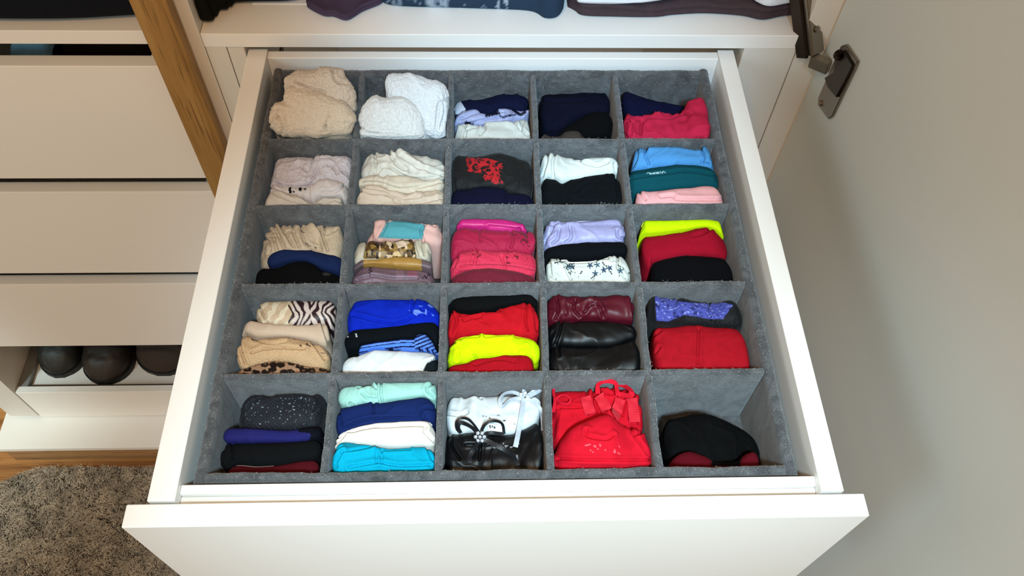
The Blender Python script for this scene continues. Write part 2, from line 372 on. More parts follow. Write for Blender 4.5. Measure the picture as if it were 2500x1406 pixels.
# loose fibres lying on the felt
rs = np.random.RandomState(5); V = []; Fc = []
def fibre(p, d, l, wd, nrm):
    k = len(V); d = d / np.linalg.norm(d); s = np.cross(d, nrm); s /= np.linalg.norm(s) + 1e-9; c = np.array(nrm) * 0.0006
    for t in (0, .5, 1):
        q = p + d * l * t + c * (1 + 2 * t * (1 - t)) + s * l * 0.18 * math.sin(math.pi * t)
        V.append(q - s * wd); V.append(q + s * wd)
    Fc.append([k, k + 1, k + 3, k + 2]); Fc.append([k + 2, k + 3, k + 5, k + 4])
for _ in range(5200):
    ty = rs.rand()
    if ty < 0.5:                                        # on the faces that look towards the front
        y = ([YB] + [q - HT for q in YH])[rs.randint(5)]; x = rs.uniform(XL, XR); z = TZ - 0.003 - rs.rand() ** 1.5 * 0.05
        fibre(np.array([x, y, z]), np.array([rs.randn(), 0, rs.randn() * .5]), rs.uniform(.001, .005), .00008, (0, -1, 0))
    elif ty < 0.75:
        y = ([YB + .0056, YN - .0048] + YH)[rs.randint(6)]; x = rs.uniform(XL, XR)
        fibre(np.array([x, y + rs.uniform(-.003, .003), TZ]), rs.randn(3) * [1, .6, .4], rs.uniform(.0008, .0024), .00008, (0, 0, 1))
    else:
        k = rs.randint(6); y = rs.uniform(YN, YB)
        x = (XL - ow) if k == 4 else (XR + ow) if k == 5 else XV[k][0] + (XV[k][1] - XV[k][0]) * (y - YN) / (YB - YN)
        h_ = ow if k > 3 else 0.003
        fibre(np.array([x + rs.uniform(-h_, h_), y, TZ - 0.0005]), rs.randn(3) * [.6, 1, .4], rs.uniform(.0008, .0024), .00008, (0, 0, 1))
tag(mesh_obj('fibres', V, Fc, FUZZ, og, origin=(0.35, 0.34, TZ)), kind='stuff')

# ------------------------------------------------------------------ cloth builders
ZO = {1: (600, 130, 3.515), 2: (1080, 130, 3.472), 3: (560, 500, 3.27), 4: (1060, 500, 3.049), 5: (480, 890, 4.032), 6: (1050, 890, 2.747)}
def px(zone, pts):
    x0, y0, s = ZO[zone]; return np.array([(x0 + a / s, y0 + b / s) for a, b in pts], float)
def comp(r, c):
    ya = [YB] + [y - HT - .0006 for y in YH]; yb = [y + HT + .0006 for y in YH] + [YN]
    ym = (ya[r - 1] + yb[r - 1]) / 2
    xs = [XL] + [xf + (xb - xf) * (ym - YN) / (YB - YN) for xf, xb in XV] + [XR]
    g = .0008
    return (xs[c - 1] + (HT if c > 1 else 0) + g, xs[c] - (HT if c < 5 else 0) - g, ya[r - 1] - g, yb[r - 1] + g)

def inside(poly, P_):
    poly = np.asarray(poly); x, y = P_[:, 0], P_[:, 1]; r = np.zeros(len(P_), bool); j = len(poly) - 1
    for i in range(len(poly)):
        xi, yi = poly[i]; xj, yj = poly[j]
        c = ((yi > y) != (yj > y)) & (x < (xj - xi) * (y - yi) / (yj - yi + 1e-12) + xi); r ^= c; j = i
    return r
def dist_line(line, P_):
    line = np.asarray(line, float); d = np.full(len(P_), 1e9)
    for a, b in zip(line[:-1], line[1:]):
        ab = b - a; t = np.clip(((P_ - a) @ ab) / (ab @ ab + 1e-9), 0, 1); d = np.minimum(d, np.linalg.norm(P_ - a - t[:, None] * ab, axis=1))
    return d
def smoothline(pts, n=4):
    """Catmull-Rom through the points"""
    p = np.asarray(pts, float)
    if len(p) < 3: return p
    q = np.vstack([2 * p[0] - p[1], p, 2 * p[-1] - p[-2]]); out = []
    for i in range(len(p) - 1):
        for t in np.arange(n) / n:
            out.append(.5 * ((2 * q[i + 1]) + (q[i + 2] - q[i]) * t + (2 * q[i] - 5 * q[i + 1] + 4 * q[i + 2] - q[i + 3]) * t * t + (3 * q[i + 1] - q[i] - 3 * q[i + 2] + q[i + 3]) * t ** 3))
    out.append(p[-1]); return np.array(out)

def finish(V, Nn, zone, spec, seed, UV, exposed):
    """wrinkles, creases, dye; V (n,3), Nn normals, UV metres"""
    nz = Noise(seed); nb = Noise(seed + 500); k = spec.get('kind', 'cotton'); u, v = UV[:, 0], UV[:, 1]
    amp = 1.45 * spec.get('wr', {'cotton': .0011, 'satin': .0013, 'terry': .0016, 'lace': .0011, 'soft': .0016}[k])
    warp = nb(u * 22, v * 22) * .012
    h = amp * (nz(u * 62 + warp * 90, v * 22) * .9 + nz(u * 130 + warp * 160, v * 60) * .45 + nz(u * 30, v * 90 + warp * 60) * .5)
    rg = 1 - np.abs(nb(u * 48 + warp * 120, v * 26)); h += amp * .9 * rg ** 6
    if k == 'terry': h += .0007 * (nz(u * 520, v * 520) + nb(u * 900, v * 900) * .6)
    if k == 'lace': h += .00035 * np.sin(u * 1500) * np.sin(v * 1500 + u * 300)
    Pp = project(V)
    for ln in spec.get('crease', []):
        d = dist_line(smoothline(px(zone, ln)), Pp); h -= .0036 * np.exp(-(d / 2.4) ** 2) - .0013 * np.exp(-((d - 7) / 4.5) ** 2)
    for ln in spec.get('ridge', []):
        d = dist_line(smoothline(px(zone, ln)), Pp); h += .0034 * np.exp(-(d / 7.0) ** 2)
    V2 = V + Nn * (h * exposed)[:, None]
    Pp = project(V2)
    base = lin(spec['col']) * 1.0; dye = np.tile(base, (len(V), 1))
    for op in spec.get('paint', []):
        if op[0] == 'poly': dye[inside(px(zone, op[1]), Pp)] = lin(op[2])
        elif op[0] == 'line': dye[dist_line(smoothline(px(zone, op[1])), Pp) < op[3]] = lin(op[2])
        elif op[0] == 'fn':
            msk = inside(px(zone, op[1]), Pp) if op[1] is not None else np.ones(len(V), bool)
            x0, y0, s = ZO[zone]; Q = np.stack([(Pp[:, 0] - x0) * s, (Pp[:, 1] - y0) * s], 1)
            dye = op[2](Q, UV, msk, dye, nz, nb)
    lum = dye.max(1, keepdims=True)
    return V2, dye ** 1.12 * (0.42 + 0.36 * np.clip(lum / .12, 0, 1))
GARMENTS = []
def add_cloth(name, V, Fc, dye, spec, base):
    o = mesh_obj(name, V, Fc, CL[spec.get('kind', 'cotton')], smooth=True, dye=dye, origin=base)
    tag(o, spec['label'], spec.get('cat', 'underwear'), spec.get('group', 'folded clothes in the drawer organiser')); return o

def stack(r, c, zone, specs):
    """folded pieces standing one behind another in a compartment, back to front"""
    x0, x1, ybk, yfr = comp(r, c); n = len(specs); NX = 64
    data = []; zprev = None; k0 = 0.75
    for i, s in enumerate(specs):
        P_ = smoothline(px(zone, s['crest'])); k = s.get('k', k0)
        if i == 0 and 'z' not in s:
            z0 = np.median([at_y(p, ybk - .002)[2] for p in P_]); z0 = min(max(z0, -.080), -.004)
        else: z0 = s.get('z', (zprev or -.02) - .0015)
        zprev = z0
        yc = np.median([at_z(p, z0)[1] for p in P_])
        W = np.array([onplane(p, (0, -k, 1), z0 - k * yc) for p in P_])
        o_ = np.argsort(W[:, 0]); W = W[o_]
        xa, xb = max(W[0, 0], x0), min(W[-1, 0], x1)
        if xa - x0 < .004: xa = x0
        if x1 - xb < .004: xb = x1
        data.append(dict(W=W, xa=xa, xb=xb))
    X = np.linspace(x0, x1, NX)
    Y = [np.interp(X, d['W'][:, 0], d['W'][:, 1]) for d in data]; Zc = [np.interp(X, d['W'][:, 0], d['W'][:, 2]) for d in data]
    B = []
    for i in range(n):
        nxt = Y[i + 1] if i < n - 1 else np.full(NX, yfr)
        T = np.clip(Y[i] - nxt, .007, .05); b = Y[i] + .10 * T
        b = np.minimum(b, (ybk if i == 0 else B[-1] - .0065)); b = np.maximum(b, yfr + .0065 * (n - i)); B.append(b)
    B.append(np.full(NX, yfr))
    for i, s in enumerate(specs):
        xa, xb = data[i]['xa'], data[i]['xb']; Wd = xb - xa; res = s.get('res', .0010)
        nu = int(Wd / res) + 2; t = np.linspace(0, 1, nu)
        u = xa + Wd * (t + .035 * -np.sin(2 * math.pi * t) * 1.0)
        yb = np.interp(u, X, B[i]); yf = np.interp(u, X, B[i + 1]) + .0006; zc = np.interp(u, X, Zc[i])
        rr = min(.009, Wd * .2); e = np.sqrt(np.clip(1 - np.clip(1 - np.minimum(u - xa, xb - u) / rr, 0, 1) ** 2, 0, 1))
        T = yb - yf; ymid = (yb + yf) / 2
        th = T * np.maximum(e, .02) ** .8; yb2 = ymid + th / 2; yf2 = ymid - th / 2
        zt = zc - (1 - e) * min(.006, .35 * float(np.mean(T)))
        nv = max(14, int((np.mean(T) * 1.45) / res)); sv_ = (1 - np.cos(math.pi * np.linspace(0, 1, nv))) / 2
        hh = s.get('dome', .42); nn = 2.5
        prof = hh * (1 - (1 - np.abs(2 * sv_ - 1) ** nn) ** (1 / nn))
        dropT = np.minimum(th, .03)
        wallb = np.linspace(0, 1, 4)[:-1]; nwf = 18; wallf = np.linspace(1, 0, nwf)[1:]
        rows = []; ex = []; vv = []
        zend = zt - dropT * hh
        for a in wallb: rows.append(np.stack([u, yb2, FLOORZ + (zend - FLOORZ) * a], 1)); ex.append(.0); vv.append(-.02)
        for a, pz in zip(sv_, prof):
            rows.append(np.stack([u, yb2 - th * a, zt - dropT * pz], 1)); ex.append(min(1, 6 * a * 1.0 + .35)); vv.append(a * float(np.mean(T)) * 1.3)
        for a in wallf: rows.append(np.stack([u, yf2, FLOORZ + (zend - FLOORZ) * a], 1)); ex.append(.12 if i < n - 1 else .0); vv.append(float(np.mean(T)) * 1.3 + (1 - a) * .06)
        G = np.stack(rows, 1)                         # (nu, nrow, 3)
        du = np.gradient(G, axis=0); dv_ = np.gradient(G, axis=1); Nn = np.cross(dv_, du); Nn /= np.linalg.norm(Nn, axis=2)[..., None] + 1e-9
        if Nn[nu // 2, len(wallb) + nv // 2, 2] < 0: Nn = -Nn
        m_ = G.shape[1]
        V = G.reshape(-1, 3); UV = np.stack([np.repeat(u, m_), np.tile(np.array(vv), nu)], 1)
        EX = np.tile(np.array(ex), nu) * np.repeat(np.maximum(e, .3), m_)
        V, dye = finish(V, Nn.reshape(-1, 3), zone, s, abs(hash((r * 31 + c * 7 + i * 3))) % 9999, UV, EX)
        V[:, 0] = np.clip(V[:, 0], x0, x1); V[:, 1] = np.clip(V[:, 1], yfr, ybk)
        q = (np.arange(nu - 1)[:, None] * m_ + np.arange(m_ - 1)[None, :])
        Fq = np.stack([q, q + 1, q + m_ + 1, q + m_], -1).reshape(-1, 4).tolist()
        Fq += [[a * m_, (a + 1) * m_, (a + 1) * m_ + m_ - 1, a * m_ + m_ - 1] for a in range(nu - 1)]
        Fq.append(list(range(m_))[::-1]); Fq.append([(nu - 1) * m_ + k for k in range(m_)])
        o = add_cloth(s.get('name', 'folded_underwear'), V, Fq, dye, s, (float((xa + xb) / 2), float(np.mean(ymid)), FLOORZ))
        Gr = V.reshape(nu, m_, 3)
        for hm in s.get('hem', []):                   # a sewn edge running along the crest: (position 0..1 across, radius, colour, u0, u1)
            a, rad, colr, ua, ub = hm
            row = Gr[int(ua * (nu - 1)):int(ub * (nu - 1)) + 1, len(wallb) + int(a * (nv - 1))].copy()
            row = row[::3]; row[:, 2] += rad * .5
            tube('hem', row, rad, CL[s.get('kind', 'cotton')], o, 8, dye=colr)
        GARMENTS.append(o); s['obj'] = o
    return specs

def blob(r, c, zone, s, z0, k=.9, hgt=.02, hb=.03, seed=0):
    """a soft rounded bundle: outline in the plane tilted towards the front, puffed up, resting on the floor"""
    x0, x1, ybk, yfr = comp(r, c); P_ = smoothline(np.vstack([px(zone, s['out']), px(zone, s['out'][:1])]), 8)[:-1]
    cen = P_.mean(0); yc = at_z(cen, z0)[1]; yc = s.get('yc', yc)
    O = np.array([onplane(p, (0, -k, 1), z0 - k * yc) for p in P_]); cc = O.mean(0); nrm = np.array([0, -k, 1]); nrm = nrm / np.linalg.norm(nrm)
    na = len(O); NR = 46; V = [cc + nrm * hgt]; UV = [(0, 0)]; Nn = [nrm]; ex = [1]
    for j in range(1, NR + 1):
        rho = math.sin(math.pi / 2 * j / NR); hz = math.sqrt(max(0, 1 - rho ** 2.6))
        for a in range(na):
            p = cc + (O[a] - cc) * rho; out = (O[a] - cc) / (np.linalg.norm(O[a] - cc) + 1e-9)
            V.append(p + nrm * hgt * hz); nn_ = nrm * hz + out * (1 - hz); Nn.append(nn_ / np.linalg.norm(nn_)); ex.append(1.0 if j < NR else .6)
            UV.append((p[0], math.hypot(p[1], p[2])))
    # underside: contract and drop to the floor
    for j in range(1, 8):
        rho = 1 - .25 * (j / 7) ** 1.5
        for a in range(na):
            p = cc + (O[a] - cc) * rho; p = p * 1.0; zz = p[2] + (FLOORZ - p[2]) * (j / 7)
            p = np.array([p[0], p[1] + .0, zz]); V.append(p); Nn.append(nrm); ex.append(0); UV.append((p[0], 0))
    V.append(np.array([cc[0], cc[1], FLOORZ])); Nn.append(nrm); ex.append(0); UV.append((0, 0))
    V = np.array(V); Nn = np.array(Nn); UV = np.array(UV, float)
    V, dye = finish(V, Nn, zone, s, seed, UV, np.array(ex, float))
    low = V[:, 2] < TZ + .002
    V[:, 0] = np.where(low, np.clip(V[:, 0], x0, x1), V[:, 0]); V[:, 1] = np.where(low, np.clip(V[:, 1], yfr, ybk), V[:, 1])
    Fc = [[0, 1 + a, 1 + (a + 1) % na] for a in range(na)]; tot = NR + 7
    for j in range(tot - 1):
        for a in range(na):
            b = (a + 1) % na; Fc.append([1 + j * na + a, 1 + (j + 1) * na + a, 1 + (j + 1) * na + b, 1 + j * na + b])
    last = len(V) - 1
    for a in range(na): Fc.append([1 + (tot - 1) * na + a, last, 1 + (tot - 1) * na + (a + 1) % na])
    o = add_cloth(s.get('name', 'rolled_sock'), V, Fc, dye, s, (cc[0], float(np.clip(cc[1], yfr, ybk)), FLOORZ)); s['obj'] = o
    return o

# dye patterns -------------------------------------------------------------
def mixin(dye, msk, col): dye[msk] = lin(col); return dye
def lacefn(col, dens=.18, sc=420):
    def f(Q, UV, m_, dye, nz, nb): return mixin(dye, m_ & (nz(UV[:, 0] * sc, UV[:, 1] * sc) + .5 * nb(UV[:, 0] * 90, UV[:, 1] * 90) > 1 - dens * 3), col)
    return f
def zebra(Q, UV, m_, dye, nz, nb):
    x, y = Q[:, 0], Q[:, 1]; t = (x - 500) + .55 * np.abs(y - 860) * np.where(x > 650, -1.1, 1.0) + 26 * nz(x / 60, y / 60)
    ms = m_ & (np.sin(t / 8.2) > .12 + .0010 * (700 - x)); dye = mixin(dye, m_ & (x > 500), (215, 198, 190))
    dye = mixin(dye, m_ & (x <= 500) & (np.sin((x * .8 + y * .5 + 20 * nz(x / 50, y / 50)) / 12) > .3), (225, 210, 185))
    return mixin(dye, ms & (x > 470), (62, 38, 44))
def leopard(Q, UV, m_, dye, nz, nb):
    x, y = Q[:, 0] / 78, Q[:, 1] / 52; xi, yi = np.floor(x), np.floor(y); best = np.full(len(x), 9.)
    for dx in (-1, 0, 1):
        for dy in (-1, 0, 1):
            cx, cy = xi + dx, yi + dy; h1 = np.abs(np.sin(cx * 12.9 + cy * 78.2) * 43758.5) % 1; h2 = np.abs(np.sin(cx * 39.3 + cy * 11.1) * 24634.6) % 1
            best = np.minimum(best, np.hypot(x - cx - .2 - .6 * h1, y - cy - .2 - .6 * h2))
    best = best + .1 * nz(Q[:, 0] / 12, Q[:, 1] / 12)
    dye = mixin(dye, m_ & (best < .42), (38, 20, 18)); return mixin(dye, m_ & (best < .17) & (nb(Q[:, 0] / 90, Q[:, 1] / 90) > -.2), (110, 82, 70))
def floral(Q, UV, m_, dye, nz, nb):
    rs_ = np.random.RandomState(3)
    for k in range(26):
        cx, cy = rs_.uniform(870, 1470), rs_.uniform(390, 560); a = rs_.uniform(0, 6.28)
        d = np.hypot(Q[:, 0] - cx, Q[:, 1] - cy); th = np.arctan2(Q[:, 1] - cy, Q[:, 0] - cx)
        if k % 3 == 0: dye = mixin(dye, m_ & (d < 17 + 7 * np.cos(5 * th + a)), (88, 116, 134) if k % 2 else (70, 92, 120))
        else: dye = mixin(dye, m_ & (d < 13 * np.abs(np.cos(th - a)) ** 2 + 1), (74, 84, 80))
        t = np.clip(((Q[:, 0] - cx) * math.cos(a) + (Q[:, 1] - cy) * math.sin(a)), 0, 42)
        dd_ = np.hypot(Q[:, 0] - cx - t * math.cos(a), Q[:, 1] - cy - t * math.sin(a) + 5 * np.sin(t / 12))
        dye = mixin(dye, m_ & (dd_ < 2.6), (80, 84, 84))
    return dye
def stripes(Q, UV, m_, dye, nz, nb):
    x, y = Q[:, 0], Q[:, 1]; yc = np.interp(x, [1030, 1200, 1380, 1470, 1560, 1650], [1115, 1088, 1066, 1066, 1040, 1130])
    t = (y - yc); dye = mixin(dye, m_ & (np.sin(t / 4.6) > .1) & (x < 1480), (20, 32, 84))
    dye = mixin(dye, m_ & (np.sin((y * .9 + x * .35) / 4.4) > .1) & (x >= 1480), (20, 32, 84))
    return mixin(dye, m_ & (t > 36) & (t < 60) & (x < 1460), (92, 140, 235))
def sparkle(col, th=.86, sc=700):
    def f(Q, UV, m_, dye, nz, nb): return mixin(dye, m_ & (nz(UV[:, 0] * sc, UV[:, 1] * sc) > th), col)
    return f
def patchy(col, sc=30, th=.1):
    def f(Q, UV, m_, dye, nz, nb): return mixin(dye, m_ & (nz(Q[:, 0] / sc, Q[:, 1] / sc) > th), col)
    return f

D = dict
# ------------------------------------------------------------------ compartments, back row
blob(1, 1, 1, D(label='cream terry sock ball at the back of the back left compartment, partly behind another', cat='sock', group='terry sock balls', kind='terry', col=(222, 206, 188), wr=.0018,
     out=[(325, 270), (345, 205), (420, 162), (520, 150), (610, 140), (650, 115), (745, 118), (830, 138), (868, 230), (935, 330), (950, 400), (940, 490), (860, 520), (640, 470), (420, 420), (335, 380)],
     crease=[[(745, 130), (765, 230), (850, 262)], [(420, 240), (560, 300), (680, 330)], [(820, 410), (880, 460), (940, 520)]]), .018, 1.0, .017, seed=11)
blob(1, 1, 1, D(label='cream terry sock ball at the front of the back left compartment', cat='sock', group='terry sock balls', kind='terry', col=(226, 208, 186), wr=.0018,
     out=[(332, 410), (345, 320), (400, 270), (500, 285), (600, 320), (740, 380), (850, 430), (930, 530), (915, 600), (870, 700), (620, 722), (400, 715), (310, 690), (240, 640), (218, 570), (235, 490), (270, 435)],
     crease=[[(285, 470), (275, 540), (320, 600), (320, 680)], [(720, 540), (690, 610), (690, 670)], [(230, 600), (260, 540), (300, 545)]]), .004, 1.0, .018, seed=12)
blob(1, 2, 1, D(label='white fluffy sock standing at the back right of the second compartment of the back row', cat='sock', group='terry sock balls', kind='terry', col=(228, 230, 232), wr=.0014,
     out=[(1212, 385), (1205, 235), (1255, 185), (1380, 180), (1540, 215), (1690, 270), (1742, 345), (1735, 400), (1715, 560), (1700, 705), (1560, 712), (1420, 620), (1260, 520)],
     crease=[[(1735, 400), (1660, 430), (1640, 560), (1630, 700)], [(1690, 430), (1700, 520), (1665, 640)]]), .008, 1.0, .013, seed=13)
blob(1, 2, 1, D(label='white fluffy sock ball at the front left of the second compartment of the back row', cat='sock', group='terry sock balls', kind='terry', col=(230, 230, 228), wr=.0014,
     out=[(975, 560), (1000, 470), (1050, 390), (1120, 362), (1200, 385), (1340, 372), (1440, 420), (1510, 510), (1535, 620), (1530, 725), (1300, 738), (1040, 722), (974, 700), (985, 640)],
     crease=[[(985, 640), (1040, 690), (1130, 690)]]), .001, 1.0, .017, seed=14)
stack(1, 3, 2, [
 D(label='navy top with white lace edging in the middle compartment of the back row', col=(22, 30, 66), crest=[(100, 405), (180, 392), (320, 385), (440, 345), (560, 305), (640, 325), (720, 350), (745, 400)], hem=[(.04, .0016, (215, 218, 225), .42, .86), (.05, .0012, (205, 208, 220), .0, .42)],
   paint=[('poly', [(90, 400), (150, 400), (195, 470), (190, 510), (90, 520)], (200, 205, 220))]),
 D(label='lilac and navy ruffled piece between the navy and white ones, middle of the back row', kind='satin', col=(176, 180, 215), crest=[(100, 560), (180, 490), (300, 478), (400, 515), (480, 465), (600, 470), (680, 490), (745, 440)],
   paint=[('poly', [(370, 470), (470, 470), (480, 520), (360, 545)], (22, 30, 62)), ('line', [(600, 480), (660, 520), (700, 500)], (24, 30, 60), 3.5), ('line', [(200, 590), (260, 600)], (24, 30, 60), 4), ('line', [(480, 500), (500, 540), (560, 530), (620, 520)], (40, 46, 84), 2)],
   crease=[(lambda a: a)([(150, 560), (300, 500), (380, 510)]), [(220, 600), (420, 550), (560, 540)], [(470, 500), (520, 490), (560, 520)]]),
 D(label='white crumpled cotton piece at the front of the middle compartment, back row', col=(226, 226, 218), crest=[(100, 625), (150, 580), (220, 590), (330, 600), (400, 580), (560, 572), (650, 560), (740, 520)],
   crease=[[(130, 590), (200, 620), (190, 700)], [(320, 600), (360, 640), (320, 690)], [(560, 580), (620, 610), (720, 690)], [(660, 640), (700, 560), (742, 560)], [(220, 640), (300, 620)]], ridge=[[(380, 600), (520, 590), (640, 620)]])])
stack(1, 4, 2, [
 D(label='dark navy top filling the fourth compartment of the back row', col=(14, 20, 48), crest=[(820, 400), (845, 335), (1000, 312), (1250, 312), (1400, 330), (1490, 390)], crease=[[(840, 400), (1000, 410), (1200, 400)]]),
 D(label='black folded piece at the right of the fourth compartment, back row', col=(9, 9, 14), crest=[(980, 690), (1100, 600), (1200, 520), (1300, 490), (1400, 490), (1490, 540)]),
 D(label='grey brown scrap of cloth in front of the navy top, back row', col=(84, 76, 70), crest=[(830, 690), (870, 668), (920, 690), (1000, 690), (1060, 652), (1150, 652), (1180, 690), (1230, 705)])])
stack(1, 5, 2, [
 D(label='navy piece sunk at the left of the back right corner compartment', col=(16, 24, 66), crest=[(1520, 320), (1580, 310), (1700, 360), (1900, 400), (2040, 440), (2200, 480)], z=-.035),
 D(label='raspberry red folded piece with a raised right corner, back right compartment', col=(196, 42, 78), kind='soft', z=-.016, crest=[(1540, 520), (1590, 487), (1640, 522), (1820, 492), (1980, 500), (2040, 490), (2100, 392), (2200, 380), (2240, 470), (2250, 520)],
   crease=[[(1640, 530), (1780, 550), (1900, 560), (2040, 520), (2110, 520)], [(1560, 560), (1620, 600), (1600, 690)], [(1690, 590), (1680, 690)], [(1820, 500), (1900, 530), (2000, 500)]])])
# ------------------------------------------------------------------ second row
stack(2, 1, 1, [
 D(label='big loosely rolled off-white terry sock in the left compartment of the second row', name='rolled_sock', cat='sock', kind='terry', col=(218, 206, 208), dome=.5, crest=[(225, 1040), (240, 950), (300, 885), (380, 853), (580, 853), (680, 818), (760, 850), (880, 870), (918, 925)],
   crease=[[(250, 1120), (400, 1145), (560, 1130), (600, 1050), (640, 960), (720, 960), (790, 1040)], [(400, 990), (460, 960), (540, 1010), (590, 900)]], ridge=[[(540, 1100), (590, 950), (640, 885), (740, 900), (860, 930)]]),
 D(label='off-white cotton sock with black print below the terry one, second row left', name='rolled_sock', cat='sock', col=(216, 204, 200), crest=[(205, 1160), (260, 1120), (360, 1145), (560, 1125), (640, 1070), (780, 1090), (860, 1130), (890, 1190)], z=-.022,
   paint=[('poly', [(368, 1150), (392, 1150), (392, 1200), (368, 1200)], (30, 24, 26)), ('poly', [(400, 1180), (418, 1180), (418, 1198), (400, 1198)], (30, 24, 26)), ('poly', [(455, 1150), (482, 1150), (476, 1184), (455, 1184)], (30, 24, 26)), ('poly', [(500, 1160), (520, 1158), (515, 1172), (500, 1174)], (30, 24, 26)),
          ('poly', [(590, 1085), (610, 1072), (665, 1065), (650, 1082), (612, 1096)], (30, 24, 26)), ('poly', [(680, 1062), (690, 1062), (690, 1080), (680, 1080)], (30, 24, 26)), ('poly', [(700, 1062), (722, 1062), (722, 1078), (700, 1080)], (30, 24, 26)), ('poly', [(735, 1058), (765, 1064), (762, 1090), (740, 1086)], (30, 24, 26))],
   crease=[[(660, 1190), (760, 1190), (850, 1130)], [(220, 1150), (300, 1200), (380, 1230)]]),
 D(label='thin crumpled off-white socks against the divider, second row left', name='rolled_sock', cat='sock', col=(212, 198, 184), crest=[(168, 1270), (200, 1190), (300, 1185), (430, 1200), (560, 1275), (640, 1235), (800, 1235), (835, 1270)], wr=.0018,
   crease=[[(250, 1210), (380, 1260), (520, 1290)], [(440, 1200), (560, 1285), (640, 1240), (820, 1245)], [(650, 1280), (760, 1262), (820, 1285)]])])
stack(2, 2, 1, [
 D(label='ivory sock bundle at the back of the second compartment, second row', name='rolled_sock', cat='sock', kind='soft', col=(224, 218, 206), crest=[(990, 960), (1010, 905), (1100, 850), (1210, 822), (1290, 787), (1360, 810), (1440, 860), (1700, 915)],
   crease=[[(1110, 880), (1120, 1000), (1100, 1040)], [(1220, 850), (1300, 960), (1360, 1005)], [(1280, 850), (1420, 950), (1520, 1000), (1690, 1040)], [(1130, 1040), (1170, 980), (1230, 980), (1380, 1060), (1540, 1080)], [(1540, 1080), (1700, 1050)]], ridge=[[(1290, 820), (1420, 920), (1560, 990)]]),
 D(label='cream sock lying in the middle of the second compartment, second row', name='rolled_sock', cat='sock', kind='soft', col=(222, 208, 188), crest=[(985, 1065), (1100, 1055), (1400, 1065), (1560, 1110), (1700, 1085)], crease=[[(1000, 1110), (1150, 1110), (1300, 1160), (1480, 1150), (1700, 1110)]]),
 D(label='peach cream sock folded at the front of the second compartment, second row', name='rolled_sock', cat='sock', kind='soft', col=(222, 202, 182), crest=[(947, 1185), (1000, 1125), (1120, 1120), (1280, 1180), (1450, 1185), (1600, 1170), (1710, 1160)], crease=[[(960, 1180), (1100, 1205), (1220, 1210), (1300, 1270), (1420, 1290), (1700, 1240)], [(1000, 1150), (1180, 1170), (1330, 1240), (1500, 1240)]])])
stack(2, 3, 2, [
 D(label='black piece with a red lace flower panel, middle of the second row', kind='lace', col=(16, 15, 17), crest=[(90, 880), (160, 862), (300, 872), (440, 832), (560, 850), (680, 900), (760, 915)], z=-.024,
   paint=[('fn', [(200, 885), (380, 890), (520, 930), (490, 1020), (515, 1100), (440, 1112), (360, 1090), (340, 1020), (215, 1000)], lambda Q, UV, m_, dye, nz, nb: mixin(dye, m_ & (nz(Q[:, 0] / 26, Q[:, 1] / 22) + .8 * nb(Q[:, 0] / 8, Q[:, 1] / 8) > -.12), (190, 24, 36)))]),
 D(label='dark navy folded piece in front of the red lace one, second row', col=(20, 22, 56), crest=[(90, 1160), (200, 1135), (340, 1118), (500, 1135), (560, 1180), (640, 1180), (775, 1200)])])
stack(2, 4, 2, [
 D(label='white brief standing open at the back of the fourth compartment, second row', col=(228, 232, 226), crest=[(830, 960), (868, 830), (900, 808), (960, 812), (1000, 845), (1120, 885), (1300, 860), (1400, 850), (1480, 872), (1510, 930)], wr=.0007,
   crease=[[(965, 830), (935, 920), (940, 1040)], [(1120, 890), (1250, 940), (1320, 955), (1400, 925)], [(1160, 895), (1300, 878), (1430, 875), (1490, 920)], [(900, 830), (880, 920), (850, 1040)], [(1460, 940), (1470, 1000)]], hem=[(.03, .0011, (236, 238, 232), .45, 1)]),
 D(label='black green brief covering the front of the fourth compartment, second row', col=(20, 26, 32), crest=[(830, 1075), (880, 1050), (960, 1055), (1020, 1092), (1100, 1062), (1300, 1020), (1470, 1012), (1510, 1060), (1545, 1095)], wr=.0008, crease=[[(1470, 1020), (1480, 1120), (1500, 1260)], [(1120, 1180), (1180, 1130), (1240, 1090)]])])
stack(2, 5, 2, [
 D(label='sky blue folded brief in the right compartment of the second row', col=(92, 158, 214), crest=[(1600, 960), (1630, 850), (1662, 785), (1740, 792), (1770, 772), (1960, 770), (2160, 800), (2200, 772), (2250, 790), (2275, 920)], wr=.0008,
   crease=[[(1650, 800), (1650, 880), (1620, 960)], [(1740, 790), (1720, 850), (1750, 940)], [(2190, 800), (2220, 880), (2200, 930), (2260, 940)], [(1760, 790), (1960, 780), (2150, 810), (2190, 800)]]),
 D(label='dark teal brief with a small white signature on its band, second row right', col=(10, 84, 94), crest=[(1600, 1000), (1640, 982), (1900, 942), (2060, 932), (2250, 950), (2305, 990)], wr=.0005,
   crease=[[(1610, 1060), (1850, 1020), (2080, 1000), (2290, 1030)]],
   paint=[('line', [(1735, 1016), (1745, 1012), (1758, 1014), (1762, 1026), (1770, 1018)], (200, 225, 225), .8), ('line', [(1770, 1018), (1776, 1026), (1784, 1014), (1790, 1024), (1798, 1012)], (200, 225, 225), .8), ('line', [(1804, 1022), (1812, 1008), (1820, 1020), (1830, 1008), (1836, 1018)], (200, 225, 225), .8), ('line', [(1842, 1014), (1852, 1006), (1862, 1014), (1874, 1004), (1890, 1008)], (200, 225, 225), .8)], res=.0007),
 D(label='pale pink folded brief at the front of the second row, right compartment', col=(246, 184, 184), crest=[(1635, 1205), (1680, 1168), (1900, 1147), (2100, 1127), (2230, 1110), (2330, 1127), (2385, 1190)], wr=.0005,
   crease=[[(1670, 1180), (1720, 1240)], [(1850, 1220), (1950, 1210), (2010, 1240), (2360, 1240)]])])
